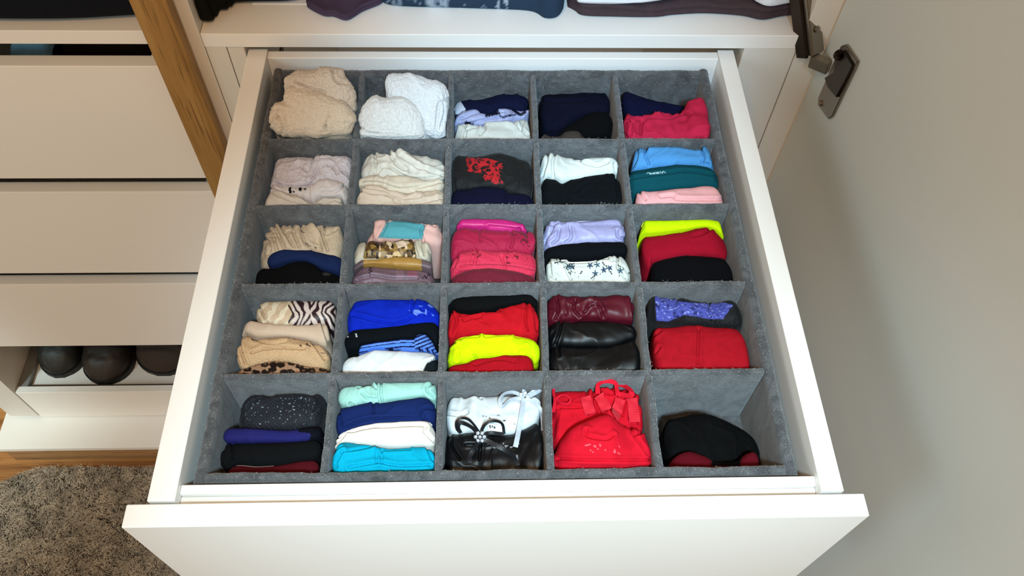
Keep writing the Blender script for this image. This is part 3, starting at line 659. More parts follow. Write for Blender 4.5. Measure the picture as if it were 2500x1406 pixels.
# ------------------------------------------------------------------ middle row
stack(3, 1, 3, [
 D(label='beige strappy bralette in the left compartment of the middle row', kind='lace', col=(212, 190, 164), crest=[(260, 345), (285, 260), (350, 165), (440, 130), (600, 122), (680, 118), (740, 160), (850, 148), (915, 170)], dome=.45,
   crease=[[(360, 170), (400, 260), (440, 350)], [(400, 160), (460, 250), (520, 340)], [(500, 140), (520, 240), (560, 340)], [(570, 140), (580, 230), (620, 320), (740, 360)], [(660, 130), (740, 240), (790, 370)], [(330, 220), (360, 290), (380, 370)], [(290, 270), (330, 330), (310, 390)], [(760, 170), (770, 240), (850, 200)]],
   ridge=[[(380, 180), (440, 260), (480, 345)], [(620, 140), (700, 220), (760, 340)]],
   paint=[('line', [(570, 150), (575, 210), (600, 220)], (70, 50, 40), 1), ('line', [(600, 300), (640, 330), (690, 345)], (70, 50, 40), 1), ('line', [(450, 145), (470, 160)], (70, 50, 40), 1)]),
 D(label='navy brief below the beige bralette, middle row left', col=(30, 46, 88), crest=[(300, 405), (400, 368), (520, 358), (680, 368), (800, 395), (885, 420)], z=-.024, wr=.0008),
 D(label='black piece at the front of the left compartment, middle row', col=(8, 8, 11), crest=[(215, 490), (350, 500), (500, 452), (620, 452), (740, 520), (880, 560)], z=-.028, paint=[('poly', [(738, 545), (770, 538), (815, 550), (790, 565), (750, 562)], (70, 66, 62))])])
stack(3, 2, 3, [
 D(label='pink bordered brief with a teal centre panel, middle row second compartment', col=(232, 186, 176), crest=[(1095, 270), (1148, 200), (1160, 125), (1190, 97), (1400, 107), (1580, 130), (1650, 150), (1690, 190), (1640, 240), (1600, 300)][:8], wr=.0006,
   paint=[('poly', [(1255, 140), (1360, 118), (1470, 130), (1565, 160), (1540, 275), (1360, 272), (1190, 262)], (98, 168, 176))], crease=[[(1180, 120), (1260, 135), (1200, 265)], [(1210, 112), (1400, 120), (1570, 150), (1640, 170)], [(1565, 160), (1530, 210), (1550, 290)]], hem=[(.03, .001, (236, 194, 186), .12, .95)]),
 D(label='brown and gold flower printed brief with white sides, middle row second compartment', col=(212, 200, 180), kind='satin', crest=[(1000, 335), (1040, 287), (1100, 292), (1180, 277), (1450, 277), (1540, 282), (1610, 330)], res=.0008,
   paint=[('poly', [(1100, 270), (1470, 270), (1495, 430), (1070, 430)], (104, 78, 42)), ('fn', [(1100, 270), (1470, 270), (1495, 430), (1070, 430)], lambda Q, UV, m_, dye, nz, nb: mixin(mixin(mixin(dye, m_ & (nz(Q[:, 0] / 26, Q[:, 1] / 30) > .12), (160, 128, 70)), m_ & (nb(Q[:, 0] / 30, Q[:, 1] / 34) > .45), (226, 196, 164)), m_ & (nb(Q[:, 0] / 20, Q[:, 1] / 26) < -.5), (50, 34, 20))),
          ('poly', [(1320, 300), (1380, 285), (1440, 300), (1400, 330), (1350, 345)], (236, 208, 184)), ('poly', [(1290, 410), (1320, 372), (1350, 370), (1375, 410)], (226, 196, 150))], crease=[[(1100, 290), (1080, 420)], [(1470, 280), (1500, 410)], [(1545, 290), (1560, 400)]]),
 D(label='ochre brief edged in mauve, middle row second compartment', kind='satin', col=(184, 142, 76), crest=[(985, 490), (1065, 445), (1110, 437), (1300, 422), (1440, 417), (1530, 430), (1620, 450)], wr=.0007,
   paint=[('poly', [(950, 400), (1070, 430), (1075, 620), (950, 620)], (110, 92, 96)), ('poly', [(1535, 400), (1700, 400), (1700, 640), (1535, 600)], (120, 100, 104))]),
 D(label='mauve brief with dark zigzag stitching at the front of the second compartment, middle row', kind='satin', col=(132, 108, 120), crest=[(985, 540), (1080, 482), (1200, 490), (1400, 510), (1540, 520), (1650, 565)], wr=.0008, res=.0008,
   paint=[('poly', [(1330, 500), (1395, 505), (1390, 600), (1330, 590)], (150, 122, 134)), ('poly', [(1420, 512), (1500, 520), (1500, 580), (1420, 575)], (158, 104, 124)), ('line', [(1115, 500), (1135, 508), (1112, 520), (1140, 530), (1114, 542), (1136, 554)], (44, 32, 52), 1), ('line', [(1545, 590), (1560, 565), (1572, 588), (1590, 545), (1600, 570)], (44, 32, 52), 1)], crease=[[(1020, 600), (1150, 570), (1300, 590), (1500, 590)]])])
stack(3, 3, 4, [
 D(label='bright pink brief at the back of the central compartment', kind='satin', col=(208, 48, 128), crest=[(165, 145), (210, 98), (300, 92), (480, 97), (600, 128), (690, 172)], wr=.0007, crease=[[(410, 160), (540, 175), (640, 180)]]),
 D(label='crimson lace brief second in the central compartment', kind='lace', col=(178, 16, 70), crest=[(118, 240), (170, 180), (340, 177), (560, 187), (690, 172), (740, 122), (755, 190)], crease=[[(560, 180), (590, 250), (570, 320)], [(680, 190), (690, 280)], [(230, 170), (180, 150)], [(340, 190), (345, 270)]], paint=[('fn', [(560, 190), (750, 180), (755, 310), (620, 310)], sparkle((90, 8, 36), .6, 300))]),
 D(label='coral red brief with a lace trim, third in the central compartment', kind='lace', col=(222, 54, 88), crest=[(120, 440), (190, 365), (280, 340), (440, 347), (600, 347), (752, 362)], wr=.0007, crease=[[(320, 350), (300, 440)], [(500, 390), (530, 470)], [(180, 380), (140, 470)], [(200, 460), (420, 455), (600, 470), (740, 500)]], paint=[('fn', [(280, 360), (380, 355), (400, 400), (300, 420)], sparkle((120, 14, 40), .55, 320)), ('fn', [(530, 355), (620, 360), (640, 430), (540, 440)], sparkle((120, 14, 40), .5, 320)), ('fn', [(660, 360), (752, 370), (752, 420), (680, 400)], sparkle((120, 14, 40), .6, 320))]),
 D(label='wine red brief at the front of the central compartment', kind='lace', col=(128, 26, 54), crest=[(110, 550), (190, 502), (300, 467), (440, 462), (600, 482), (740, 525)], wr=.0006)])
stack(3, 4, 4, [
 D(label='lilac satin brief in the fourth compartment of the middle row', kind='satin', col=(172, 168, 206), crest=[(820, 215), (850, 142), (900, 112), (1100, 88), (1250, 82), (1360, 90), (1440, 102), (1450, 190)], wr=.0012,
   crease=[[(860, 150), (1000, 125), (1200, 110), (1350, 105), (1400, 130), (1420, 190)], [(930, 180), (920, 250), (880, 290)], [(1010, 160), (1020, 240), (980, 280)], [(1360, 190), (1370, 240), (1420, 250)], [(900, 140), (850, 220), (820, 290)]], hem=[(.04, .0011, (178, 174, 210), .08, .96)]),
 D(label='black brief between the lilac and floral ones, middle row', col=(14, 19, 27), crest=[(820, 325), (920, 300), (1000, 287), (1200, 272), (1440, 272), (1468, 310)], wr=.0006),
 D(label='white brief with a blue and grey floral print, fourth compartment of the middle row', col=(230, 232, 224), res=.0006, crest=[(835, 475), (860, 402), (940, 395), (1000, 412), (1200, 402), (1330, 377), (1440, 385), (1495, 425)], wr=.0009,
   paint=[('fn', None, floral)], crease=[[(940, 400), (980, 470), (1020, 550)], [(1000, 425), (1120, 420), (1230, 410), (1290, 400)], [(1365, 385), (1370, 470), (1420, 540)], [(860, 420), (870, 520), (900, 550)]], hem=[(.10, .0010, (236, 236, 230), .25, .62)])])
stack(3, 5, 4, [
 D(label='neon yellow brief at the back of the right compartment, middle row', col=(214, 244, 0), crest=[(1530, 210), (1560, 122), (1600, 102), (1850, 107), (2100, 112), (2130, 142), (2155, 215)], wr=.0004, hem=[(.03, .0012, (222, 240, 110), .04, .96)]),
 D(label='dark red brief behind a black one, right compartment of the middle row', col=(168, 18, 46), crest=[(1540, 235), (1700, 217), (1860, 192), (2000, 167), (2080, 177), (2140, 230), (2205, 285)], wr=.0006, crease=[[(1930, 235), (2000, 215), (2060, 180)]]),
 D(label='black rolled brief at the front of the right compartment, middle row', col=(12, 14, 22), crest=[(1610, 490), (1640, 432), (1760, 395), (1920, 372), (2100, 385), (2200, 410), (2235, 480)], wr=.0006, hem=[(.06, .0009, (20, 16, 22), .05, .5)])])
# ------------------------------------------------------------------ fourth row
stack(4, 1, 3, [
 D(label='zebra striped beige roll in the left compartment of the fourth row', kind='satin', col=(205, 180, 152), res=.0006, wr=.0006, crest=[(218, 850), (225, 795), (300, 762), (420, 752), (560, 742), (740, 747), (852, 768)], paint=[('fn', None, zebra)], crease=[[(230, 800), (270, 880), (300, 940)]]),
 D(label='plain beige brief below the zebra roll, fourth row left', col=(214, 190, 168), crest=[(105, 1010), (130, 952), (190, 925), (340, 957), (480, 962), (640, 955), (760, 945), (800, 1000)], wr=.0006, crease=[[(740, 950), (770, 1040), (800, 1130)]]),
 D(label='tan lace brief third in the left compartment, fourth row', kind='lace', col=(212, 176, 136), res=.0008, crest=[(18, 1120), (60, 1042), (100, 1030), (160, 1050), (220, 1067), (400, 1050), (600, 1080), (720, 1130), (805, 1175)], wr=.0008,
   crease=[[(85, 1040), (90, 1160), (130, 1270)], [(190, 1070), (330, 1110), (450, 1100)], [(180, 1180), (330, 1140), (600, 1150)], [(650, 1090), (760, 1230)]], paint=[('fn', [(440, 1050), (800, 1110), (800, 1200), (640, 1160), (470, 1090)], sparkle((100, 70, 44), .5, 330)), ('fn', [(0, 1100), (130, 1100), (130, 1300), (0, 1300)], sparkle((110, 76, 48), .66, 330))]),
 D(label='leopard print brief at the front of the left compartment, fourth row', kind='satin', col=(176, 140, 112), res=.0006, crest=[(40, 1330), (110, 1300), (240, 1262), (330, 1242), (440, 1247), (640, 1290), (790, 1295)], wr=.0006, paint=[('fn', None, leopard)])])
stack(4, 2, 3, [
 D(label='royal blue brief with a lace side in the second compartment, fourth row', kind='soft', col=(10, 48, 190), crest=[(965, 810), (1000, 772), (1120, 737), (1300, 732), (1500, 727), (1560, 750), (1665, 840)], wr=.0008, crease=[[(990, 880), (1150, 920), (1320, 950), (1500, 880)], [(1480, 760), (1460, 850), (1520, 880)]],
   paint=[('fn', [(1480, 750), (1560, 760), (1670, 850), (1640, 900), (1420, 880)], sparkle((120, 150, 240), .62, 260))]),
 D(label='black green brief below the royal blue one, fourth row', col=(8, 22, 30), crest=[(940, 1025), (1000, 992), (1200, 982), (1400, 957), (1672, 925)], wr=.0006, z=-.026, paint=[('poly', [(1005, 1025), (1018, 1030), (1020, 1055), (1010, 1060)], (215, 225, 225)), ('poly', [(940, 1048), (952, 1044), (952, 1056), (940, 1056)], (200, 210, 210))]),
 D(label='blue and navy striped brief in the second compartment, fourth row', col=(110, 152, 236), res=.0006, crest=[(1030, 1160), (1060, 1115), (1200, 1090), (1380, 1066), (1462, 1067), (1500, 1032), (1560, 1027), (1620, 1090), (1655, 1165)], wr=.0006, paint=[('fn', None, stripes)]),
 D(label='bright white brief at the front of the second compartment, fourth row', kind='soft', col=(234, 238, 240), crest=[(920, 1215), (1000, 1202), (1060, 1182), (1160, 1157), (1300, 1162), (1440, 1165), (1560, 1165), (1662, 1190)], wr=.0007, crease=[[(1540, 1300), (1570, 1260), (1660, 1230)]], paint=[('poly', [(1545, 1330), (1575, 1265), (1620, 1240), (1680, 1230), (1680, 1340)], (28, 40, 46))])])
stack(4, 3, 4, [
 D(label='black brief at the back of the middle compartment, fourth row', col=(16, 17, 20), crest=[(110, 735), (180, 692), (380, 672), (560, 677), (700, 667), (752, 692)], wr=.0005),
 D(label='bright red brief between the black and neon ones, fourth row', kind='soft', col=(198, 22, 38), crest=[(100, 815), (130, 765), (200, 802), (380, 797), (500, 765), (640, 737), (700, 732), (762, 775)], wr=.0010, crease=[[(120, 780), (170, 860), (130, 960)], [(690, 740), (680, 850), (700, 940)], [(200, 830), (380, 800), (480, 790)], [(220, 860), (350, 830)], [(740, 800), (770, 940)]]),
 D(label='neon yellow brief with lace edge in the middle compartment, fourth row', kind='soft', col=(220, 248, 0), crest=[(95, 1090), (130, 1020), (200, 977), (330, 957), (540, 957), (660, 982), (788, 1015)], wr=.0010, crease=[[(110, 1050), (200, 990), (330, 975)], [(380, 975), (460, 970), (560, 965)], [(180, 1100), (170, 1150)], [(300, 1120), (320, 1160)], [(680, 1060), (640, 1100)]], hem=[(.03, .0011, (214, 238, 20), .1, .97)], paint=[('fn', [(90, 1010), (240, 960), (240, 985), (120, 1060)], sparkle((120, 130, 0), .6, 300)), ('fn', [(640, 975), (800, 990), (800, 1060), (740, 1030)], sparkle((120, 130, 0), .6, 300))]),
 D(label='red brief slipped in front of the neon one, fourth row', kind='soft', col=(178, 14, 34), crest=[(110, 1195), (240, 1172), (350, 1142), (480, 1127), (600, 1112), (720, 1122), (745, 1170)], wr=.0006, crease=[[(300, 1190), (450, 1150), (600, 1170)]])])
stack(4, 4, 4, [
 D(label='burgundy satin brief in the fourth compartment, fourth row', kind='satin', col=(96, 18, 38), crest=[(838, 705), (870, 682), (1000, 667), (1200, 647), (1320, 647), (1450, 662), (1532, 695)], wr=.0016, crease=[[(910, 700), (925, 780), (905, 850)], [(1050, 700), (1040, 770), (1080, 830)], [(1120, 800), (1160, 740), (1220, 750), (1260, 840)], [(1460, 670), (1480, 760), (1490, 850)]], ridge=[[(1100, 740), (1160, 700), (1200, 760)], [(1220, 700), (1250, 780)], [(960, 720), (980, 800)]]),
 D(label='black brief second in the fourth compartment, fourth row', kind='satin', col=(13, 15, 21), crest=[(850, 905), (940, 872), (1060, 867), (1200, 857), (1400, 877), (1532, 892)], wr=.0010, crease=[[(950, 880), (930, 960), (900, 1040)]], z=-.028),
 D(label='black brief at the front of the fourth compartment, fourth row', kind='satin', col=(13, 14, 18), crest=[(858, 1065), (930, 1052), (1100, 1067), (1300, 1060), (1400, 1040), (1480, 1005), (1575, 1015)], wr=.0010, crease=[[(1030, 1040), (1200, 1050), (1380, 1030), (1500, 990)], [(930, 1060), (930, 1120)]])])
stack(4, 5, 4, [
 D(label='black brief with a blue violet lace panel, right compartment of the fourth row', kind='lace', col=(10, 11, 22), res=.0008, crest=[(1590, 690), (1612, 632), (1650, 620), (1720, 642), (1820, 690), (1980, 712), (2120, 722), (2220, 702), (2325, 765)], wr=.0009,
   paint=[('poly', [(1640, 645), (1700, 635), (1790, 690), (1830, 722), (2040, 735), (2080, 704), (2225, 745), (2150, 850), (2040, 850), (1940, 830), (1860, 820), (1740, 868), (1655, 862)], (84, 90, 176)), ('fn', [(1640, 645), (1700, 635), (1790, 690), (1830, 722), (2040, 735), (2080, 704), (2225, 745), (2150, 850), (2040, 850), (1860, 820), (1740, 868), (1655, 862)], lacefn((44, 50, 118), .16, 360)), ('fn', [(1640, 645), (1700, 635), (1790, 690), (1830, 722), (2040, 735), (2080, 704), (2225, 745), (2150, 850), (1860, 820), (1655, 862)], sparkle((150, 160, 225), .62, 480))],
   crease=[[(1820, 690), (1790, 780), (1810, 830)], [(2050, 720), (2040, 800), (2060, 860)]]),
 D(label='large dark red brief filling the right compartment of the fourth row', kind='soft', col=(184, 24, 42), crest=[(1620, 940), (1650, 912), (1800, 902), (1920, 887), (2100, 902), (2290, 922), (2315, 1000)], wr=.0004, dome=.5, crease=[[(1970, 920), (1965, 1060), (1960, 1180)], [(1630, 980), (1680, 940)], [(1650, 1100), (1680, 1060)]])])
# ------------------------------------------------------------------ front row
stack(5, 1, 5, [
 D(label='black top with glitter threads at the back of the front left compartment', kind='lace', col=(20, 24, 40), crest=[(430, 440), (468, 365), (560, 302), (800, 257), (1000, 242), (1180, 257), (1268, 292)], wr=.0010, res=.0006, dome=.5, paint=[('poly', [(485, 400), (800, 320), (1160, 320), (1140, 590), (470, 590)], (32, 38, 50)), ('fn', [(480, 380), (800, 320), (1180, 320), (1150, 590), (470, 590)], sparkle((170, 184, 200), .84, 1000))], crease=[[(480, 450), (600, 340), (900, 285), (1140, 300), (1200, 380), (1160, 470)]]),
 D(label='navy violet rolled band in the front left compartment', kind='soft', col=(44, 44, 110), crest=[(262, 645), (300, 622), (600, 627), (900, 642), (1040, 622), (1150, 612), (1228, 605)], z=-.036, wr=.0006, dome=.5, paint=[('poly', [(1000, 580), (1260, 580), (1260, 900), (1100, 760), (1130, 680), (1000, 660)], (18, 20, 36))]),
 D(label='black folded brief before the navy band, front left compartment', col=(24, 26, 29), crest=[(212, 810), (260, 782), (600, 772), (900, 762), (1222, 735)], wr=.0005, crease=[[(270, 790), (250, 960)], [(350, 790), (360, 940)]]),
 D(label='wine red brief at the front of the front left compartment', col=(92, 18, 30), crest=[(290, 1035), (400, 988), (600, 1002), (800, 987), (1000, 955), (1205, 935)], wr=.0006, hem=[(.05, .0007, (120, 100, 90), .12, .5)])])
stack(5, 2, 5, [
 D(label='mint green brief at the back of the second compartment, front row', col=(170, 216, 206), crest=[(1370, 300), (1388, 235), (1450, 212), (1650, 202), (1740, 177), (1830, 157), (2100, 157), (2290, 157), (2358, 185)], wr=.0005, crease=[[(1600, 230), (1700, 195), (1760, 225)], [(1775, 180), (1770, 280), (1790, 365)], [(1815, 175), (1815, 280), (1830, 360)], [(1630, 280), (1680, 330), (1770, 340)], [(2340, 185), (2270, 220), (2280, 280), (2340, 320)], [(1510, 380), (1540, 400)]]),
 D(label='navy blue brief second in the second compartment, front row', col=(26, 46, 102), crest=[(1358, 480), (1390, 425), (1500, 410), (1700, 368), (1800, 372), (2100, 332), (2250, 322), (2362, 402)], wr=.0006, crease=[[(1740, 370), (1740, 480)], [(1400, 460), (1430, 600)], [(2200, 500), (2240, 430), (2350, 440)], [(1440, 630), (1600, 560), (1760, 530), (2200, 525)]]),
 D(label='off-white brief between the navy and turquoise ones, front row', col=(240, 232, 222), crest=[(1350, 765), (1400, 705), (1500, 655), (1650, 602), (1850, 572), (2100, 562), (2250, 562), (2345, 610)], wr=.0004, crease=[[(1500, 670), (1700, 620), (1880, 610), (2230, 600), (2240, 660), (2340, 760)], [(1370, 780), (1470, 690)], [(1360, 740), (1480, 675)]], hem=[(.04, .0014, (244, 240, 234), .05, .96)]),
 D(label='turquoise brief at the front of the second compartment, front row', kind='cotton', col=(0, 174, 206), crest=[(1290, 945), (1330, 862), (1400, 772), (1500, 767), (1700, 802), (1900, 822), (2200, 807), (2342, 842)], wr=.0005, crease=[[(1430, 870), (1560, 850), (1760, 825), (1850, 840), (2100, 830)], [(1440, 860), (1370, 960), (1380, 1000)], [(1340, 880), (1430, 820)], [(1500, 1010), (1780, 965), (2000, 995), (2300, 985)], [(1775, 850), (1770, 960)], [(1820, 850), (1820, 960)], [(2270, 820), (2330, 940)]], ridge=[[(1440, 860), (1560, 870), (1760, 840)]])])
s53 = stack(5, 3, 6, [
 D(label='white bralette with a printed band in the middle compartment, front row', kind='soft', col=(228, 232, 234), crest=[(105, 330), (112, 240), (140, 200), (220, 215), (290, 157), (330, 192), (370, 215), (480, 192), (620, 192), (740, 205), (760, 290)], wr=.0012, res=.0008,
   crease=[[(230, 215), (300, 200), (340, 230)], [(120, 330), (200, 340), (250, 320)], [(340, 440), (380, 370), (470, 380)]], paint=[('line', [(355, 348), (358, 342), (362, 350)], (60, 60, 64), .8), ('line', [(372, 350), (380, 350)], (60, 60, 64), 1), ('line', [(392, 362), (402, 355)], (60, 60, 64), 1), ('line', [(448, 342), (462, 340)], (60, 60, 64), 1), ('line', [(492, 376), (500, 372)], (60, 60, 64), 1.4), ('line', [(503, 378), (507, 372)], (60, 60, 64), 1.4), ('line', [(565, 398), (572, 402)], (60, 60, 64), 1)]),
 D(label='black satin piece with mesh trim in the middle compartment, front row', kind='satin', col=(14, 15, 21), crest=[(95, 470), (200, 472), (300, 462), (400, 472), (540, 482), (620, 450), (700, 400), (757, 352)], wr=.0014, res=.0008,
   crease=[[(140, 480), (150, 560), (200, 640)], [(340, 520), (330, 640)], [(240, 540), (400, 530)]], paint=[('fn', [(380, 520), (600, 530), (560, 560), (420, 560)], sparkle((170, 170, 175), .35, 420)), ('fn', [(550, 600), (585, 605), (610, 680), (580, 690)], sparkle((150, 150, 155), .3, 420))])])
s54 = stack(5, 4, 6, [
 D(label='scarlet strappy piece at the back of the fourth compartment, front row', kind='soft', col=(214, 22, 46), crest=[(820, 245), (850, 175), (960, 162), (1118, 178), (1140, 122), (1200, 112), (1300, 142), (1350, 182), (1420, 212), (1478, 295)], wr=.0010, res=.0009, k=1.0,
   crease=[[(1050, 180), (1060, 330)], [(1095, 190), (1115, 320)], [(1150, 200), (1180, 310)], [(1260, 225), (1230, 320)], [(1310, 235), (1290, 340)], [(1350, 220), (1340, 370)], [(1400, 230), (1390, 390)], [(1140, 130), (1140, 180), (1250, 210), (1350, 180)], [(860, 290), (1040, 280)], [(1160, 150), (1200, 160), (1240, 200)]], ridge=[[(1075, 190), (1090, 320)], [(1285, 230), (1265, 330)], [(1375, 230), (1370, 380)], [(1250, 150), (1260, 210), (1340, 200)]]),
 D(label='scarlet padded cup at the front of the fourth compartment, front row', kind='soft', col=(218, 26, 52), crest=[(845, 560), (880, 500), (960, 420), (1100, 357), (1190, 332), (1240, 352), (1330, 420), (1440, 450), (1510, 560)], z=-.016, wr=.0006, dome=.55, k=1.1, crease=[[(1050, 440), (1060, 480), (1180, 500), (1230, 470)], [(1350, 460), (1420, 540), (1490, 640)], [(860, 630), (1100, 640), (1490, 640)], [(1340, 430), (1380, 470), (1440, 445)]], paint=[('fn', [(1040, 520), (1260, 520), (1300, 600), (1040, 600)], sparkle((240, 120, 130), .72, 420))])])
stack(5, 5, 6, [
 D(label='black crumpled top low in the front right compartment', kind='soft', col=(11, 11, 13), crest=[(1565, 410), (1600, 372), (1700, 347), (1850, 332), (2000, 380), (2100, 422), (2180, 500), (2330, 640)], z=-.055, wr=.0016, dome=.5),
 D(label='dark red trimmed piece at the bottom of the front right compartment', kind='soft', col=(104, 14, 30), crest=[(1590, 675), (1680, 602), (1760, 577), (1850, 612), (1920, 652), (2050, 652), (2120, 602), (2190, 582), (2210, 665)], z=-.042, wr=.0008, paint=[('poly', [(1900, 620), (2090, 600), (2080, 680), (1880, 680)], (14, 12, 14))])])

# ------------------------------------------------------------------ ribbons and bows
def surf(objs):
    A = []
    for o_ in objs:
        v = np.empty(len(o_.data.vertices) * 3); o_.data.vertices.foreach_get('co', v); A.append(v.reshape(-1, 3) + np.array(o_.location))
    A = np.concatenate(A); return A, project(A), np.linalg.norm(A - C0, axis=1)
def ribbon(name, zone, pts, width, col, parent, on, lift, mat='satin', face=(0, -.6, .8), twist=0.0):
    """a strip of ribbon with thickness draped over the garments in 'on', lift (metres) off their surface"""
    q = smoothline(px(zone, pts), 6); n = len(q); f = np.array(face); f = f / np.linalg.norm(f); A, PX, DP = on; base = []
    for p in q:
        d = np.hypot(PX[:, 0] - p[0], PX[:, 1] - p[1]); c_ = np.where(d < 7)[0]
        if len(c_): base.append(C0 + ray(p) * np.min(DP[c_]))
        else: base.append(None)
    good = [i for i, b_ in enumerate(base) if b_ is not None]
    Dp = np.interp(range(n), good, [np.linalg.norm(base[i] - C0) for i in good]); Dp = np.convolve(np.pad(Dp, 3, 'edge'), np.ones(7) / 7, 'valid')
    t = np.linspace(0, 1, n); L_ = np.array([lift(a) if callable(lift) else lift for a in t]); Pn = np.array([C0 + ray(p) * (d_ - l_) for p, d_, l_ in zip(q, Dp, L_)])
    T = np.gradient(Pn, axis=0); T /= np.linalg.norm(T, axis=1)[:, None]
    S = np.cross(T, f); S /= np.linalg.norm(S, axis=1)[:, None]; Nm = np.cross(S, T)
    tw = twist * np.sin(2 * math.pi * t); S2 = S * np.cos(tw)[:, None] + Nm * np.sin(tw)[:, None]; Nm = np.cross(S2, T); S = S2; hw = width / 2; th = .00035; V = []
    for p, s_, nn in zip(Pn, S, Nm): V += [p - s_ * hw - nn * th, p + s_ * hw - nn * th, p + s_ * hw + nn * th, p - s_ * hw + nn * th]
    Fc = []
    for i in range(n - 1):
        for a in range(4): Fc.append([4 * i + a, 4 * i + (a + 1) % 4, 4 * i + 4 + (a + 1) % 4, 4 * i + 4 + a])
    Fc += [[3, 2, 1, 0], [4 * n - 4, 4 * n - 3, 4 * n - 2, 4 * n - 1]]
    o = mesh_obj(name, V, Fc, CL[mat], parent, dye=np.tile(lin(col), (len(V), 1)), origin=Pn[0]); o['mid'] = 0; del o['mid']; return o, Pn
def ball(name, p, r, mat, parent, sx=1, seg=8):
    V = []; Fc = []
    for i in range(seg + 1):
        for j in range(seg):
            a = math.pi * i / seg; b = 2 * math.pi * j / seg; V.append((p[0] + r * sx * math.sin(a) * math.cos(b), p[1] + r * math.sin(a) * math.sin(b), p[2] + r * math.cos(a)))
    for i in range(seg):
        for j in range(seg): Fc.append([i * seg + j, (i + 1) * seg + j, (i + 1) * seg + (j + 1) % seg, i * seg + (j + 1) % seg])
    return mesh_obj(name, V, Fc, mat, parent, smooth=True, origin=p)
wh, bk = s53[0]['obj'], s53[1]['obj']; on3 = surf([wh, bk])
hump = lambda h, b=.002: (lambda t: b + h * math.sin(math.pi * t))
WR = (178, 184, 194)
wb, Q3 = ribbon('bow', 6, [(630, 215), (560, 185), (500, 195), (470, 235), (478, 280), (500, 270), (540, 235), (630, 220)], .0044, WR, wh, on3, hump(.007), twist=.7)
ribbon('loop', 6, [(635, 215), (630, 165), (655, 125), (700, 108), (745, 130), (740, 170), (650, 218)], .0044, WR, wb, on3, hump(.007), twist=-.7)
ribbon('tail', 6, [(628, 225), (618, 300), (602, 400), (588, 480), (572, 553)], .0052, WR, wb, on3, lambda t: .003 + .002 * t, twist=.3)
ribbon('tail', 6, [(640, 225), (700, 255), (742, 300), (752, 370), (757, 440)], .0036, WR, wb, on3, .003, twist=.5)
ribbon('tail', 6, [(650, 215), (700, 180), (750, 150)], .0050, WR, wb, on3, .004, twist=.3)
c3 = Q3[0] - ray(px(6, [(632, 218)])[0]) * .003
RX, RU = MC[:, 0], MC[:, 2]
for a in range(5):
    o_ = ball('rosette', c3 + (RX * math.cos(a * 1.2566) + RU * math.sin(a * 1.2566)) * .0042, .0021, CL['soft'], wb)
    a_ = o_.data.color_attributes.new('dye', 'FLOAT_COLOR', 'POINT'); a_.data.foreach_set('color', [.62, .65, .69, 1] * len(o_.data.vertices))
BR = (24, 24, 28)
bb, Q4 = ribbon('bow', 6, [(335, 485), (290, 430), (240, 400), (200, 392), (190, 425), (205, 460)], .0040, BR, bk, on3, hump(.007, .003), twist=.5)
ribbon('loop', 6, [(205, 462), (178, 430), (178, 385), (210, 360), (260, 370), (310, 425), (340, 485)], .0026, BR, bb, on3, hump(.008, .004), twist=.6)
ribbon('loop', 6, [(345, 485), (352, 430), (385, 390), (440, 378), (485, 400), (497, 465)], .0030, BR, bb, on3, hump(.008, .004), twist=.6)
ribbon('loop', 6, [(497, 468), (450, 462), (400, 458), (345, 488)], .0040, BR, bb, on3, .004, twist=.2)
ribbon('tail', 6, [(335, 495), (300, 560), (270, 610), (262, 660)], .0050, BR, bb, on3, .003, twist=.5)
ribbon('tail', 6, [(345, 495), (420, 530), (500, 570), (560, 620), (588, 680)], .0050, BR, bb, on3, .003, twist=.5)
c4 = Q4[0] - ray(px(6, [(338, 490)])[0]) * .005
for a in range(6): ball('rhinestone', c4 + (RX * math.cos(a * math.pi / 3) + RU * math.sin(a * math.pi / 3)) * .0046, .0024, SILVER, bb, seg=5)
ball('rhinestone', c4 - ray((1173, 1068)) * .002, .0022, SILVER, bb, seg=5)
tg, _ = ribbon('care_tag', 6, [(388, 418), (440, 428), (490, 440)], .0085, (216, 218, 222), wh, on3, .0025)
for s_ in [[(407, 409), (400, 408), (399, 414), (406, 417), (405, 423), (398, 422)], [(412, 411), (424, 413)], [(418, 413), (416, 426)], [(432, 414), (428, 420), (431, 427), (436, 422), (433, 415)]]:
    ribbon('printed_letter', 6, s_, .0009, (40, 40, 44), tg, on3, .0034)
s4 = s54[0]['obj']; on4 = surf([s4, s54[1]['obj']]); RR = (200, 20, 42)
ribbon('strap', 6, [(835, 245), (870, 210), (910, 205), (942, 235), (925, 262), (880, 258), (850, 235)], .0024, RR, s4, on4, hump(.004, .002), 'soft', twist=.8)
ribbon('strap', 6, [(826, 320), (838, 240), (828, 180), (840, 135)], .0034, RR, s4, on4, .0025, 'soft', twist=.4)
for pth in ([(1040, 215), (1058, 270), (1075, 330)], [(1130, 205), (1165, 260), (1182, 305)], [(1275, 230), (1258, 290), (1240, 345)], [(1352, 225), (1365, 300), (1372, 385)]):
    ribbon('strap', 6, pth, .0115, RR, s4, on4, .0022, 'lace', twist=.25)
ribbon('strap', 6, [(1125, 195), (1128, 135), (1175, 110), (1240, 122), (1252, 165), (1262, 208)], .0050, RR, s4, on4, hump(.005, .003), 'soft', twist=.9)
ribbon('strap', 6, [(1240, 122), (1300, 142), (1345, 175), (1345, 210), (1290, 200), (1262, 208)], .0056, RR, s4, on4, hump(.005, .003), 'soft', twist=.9)

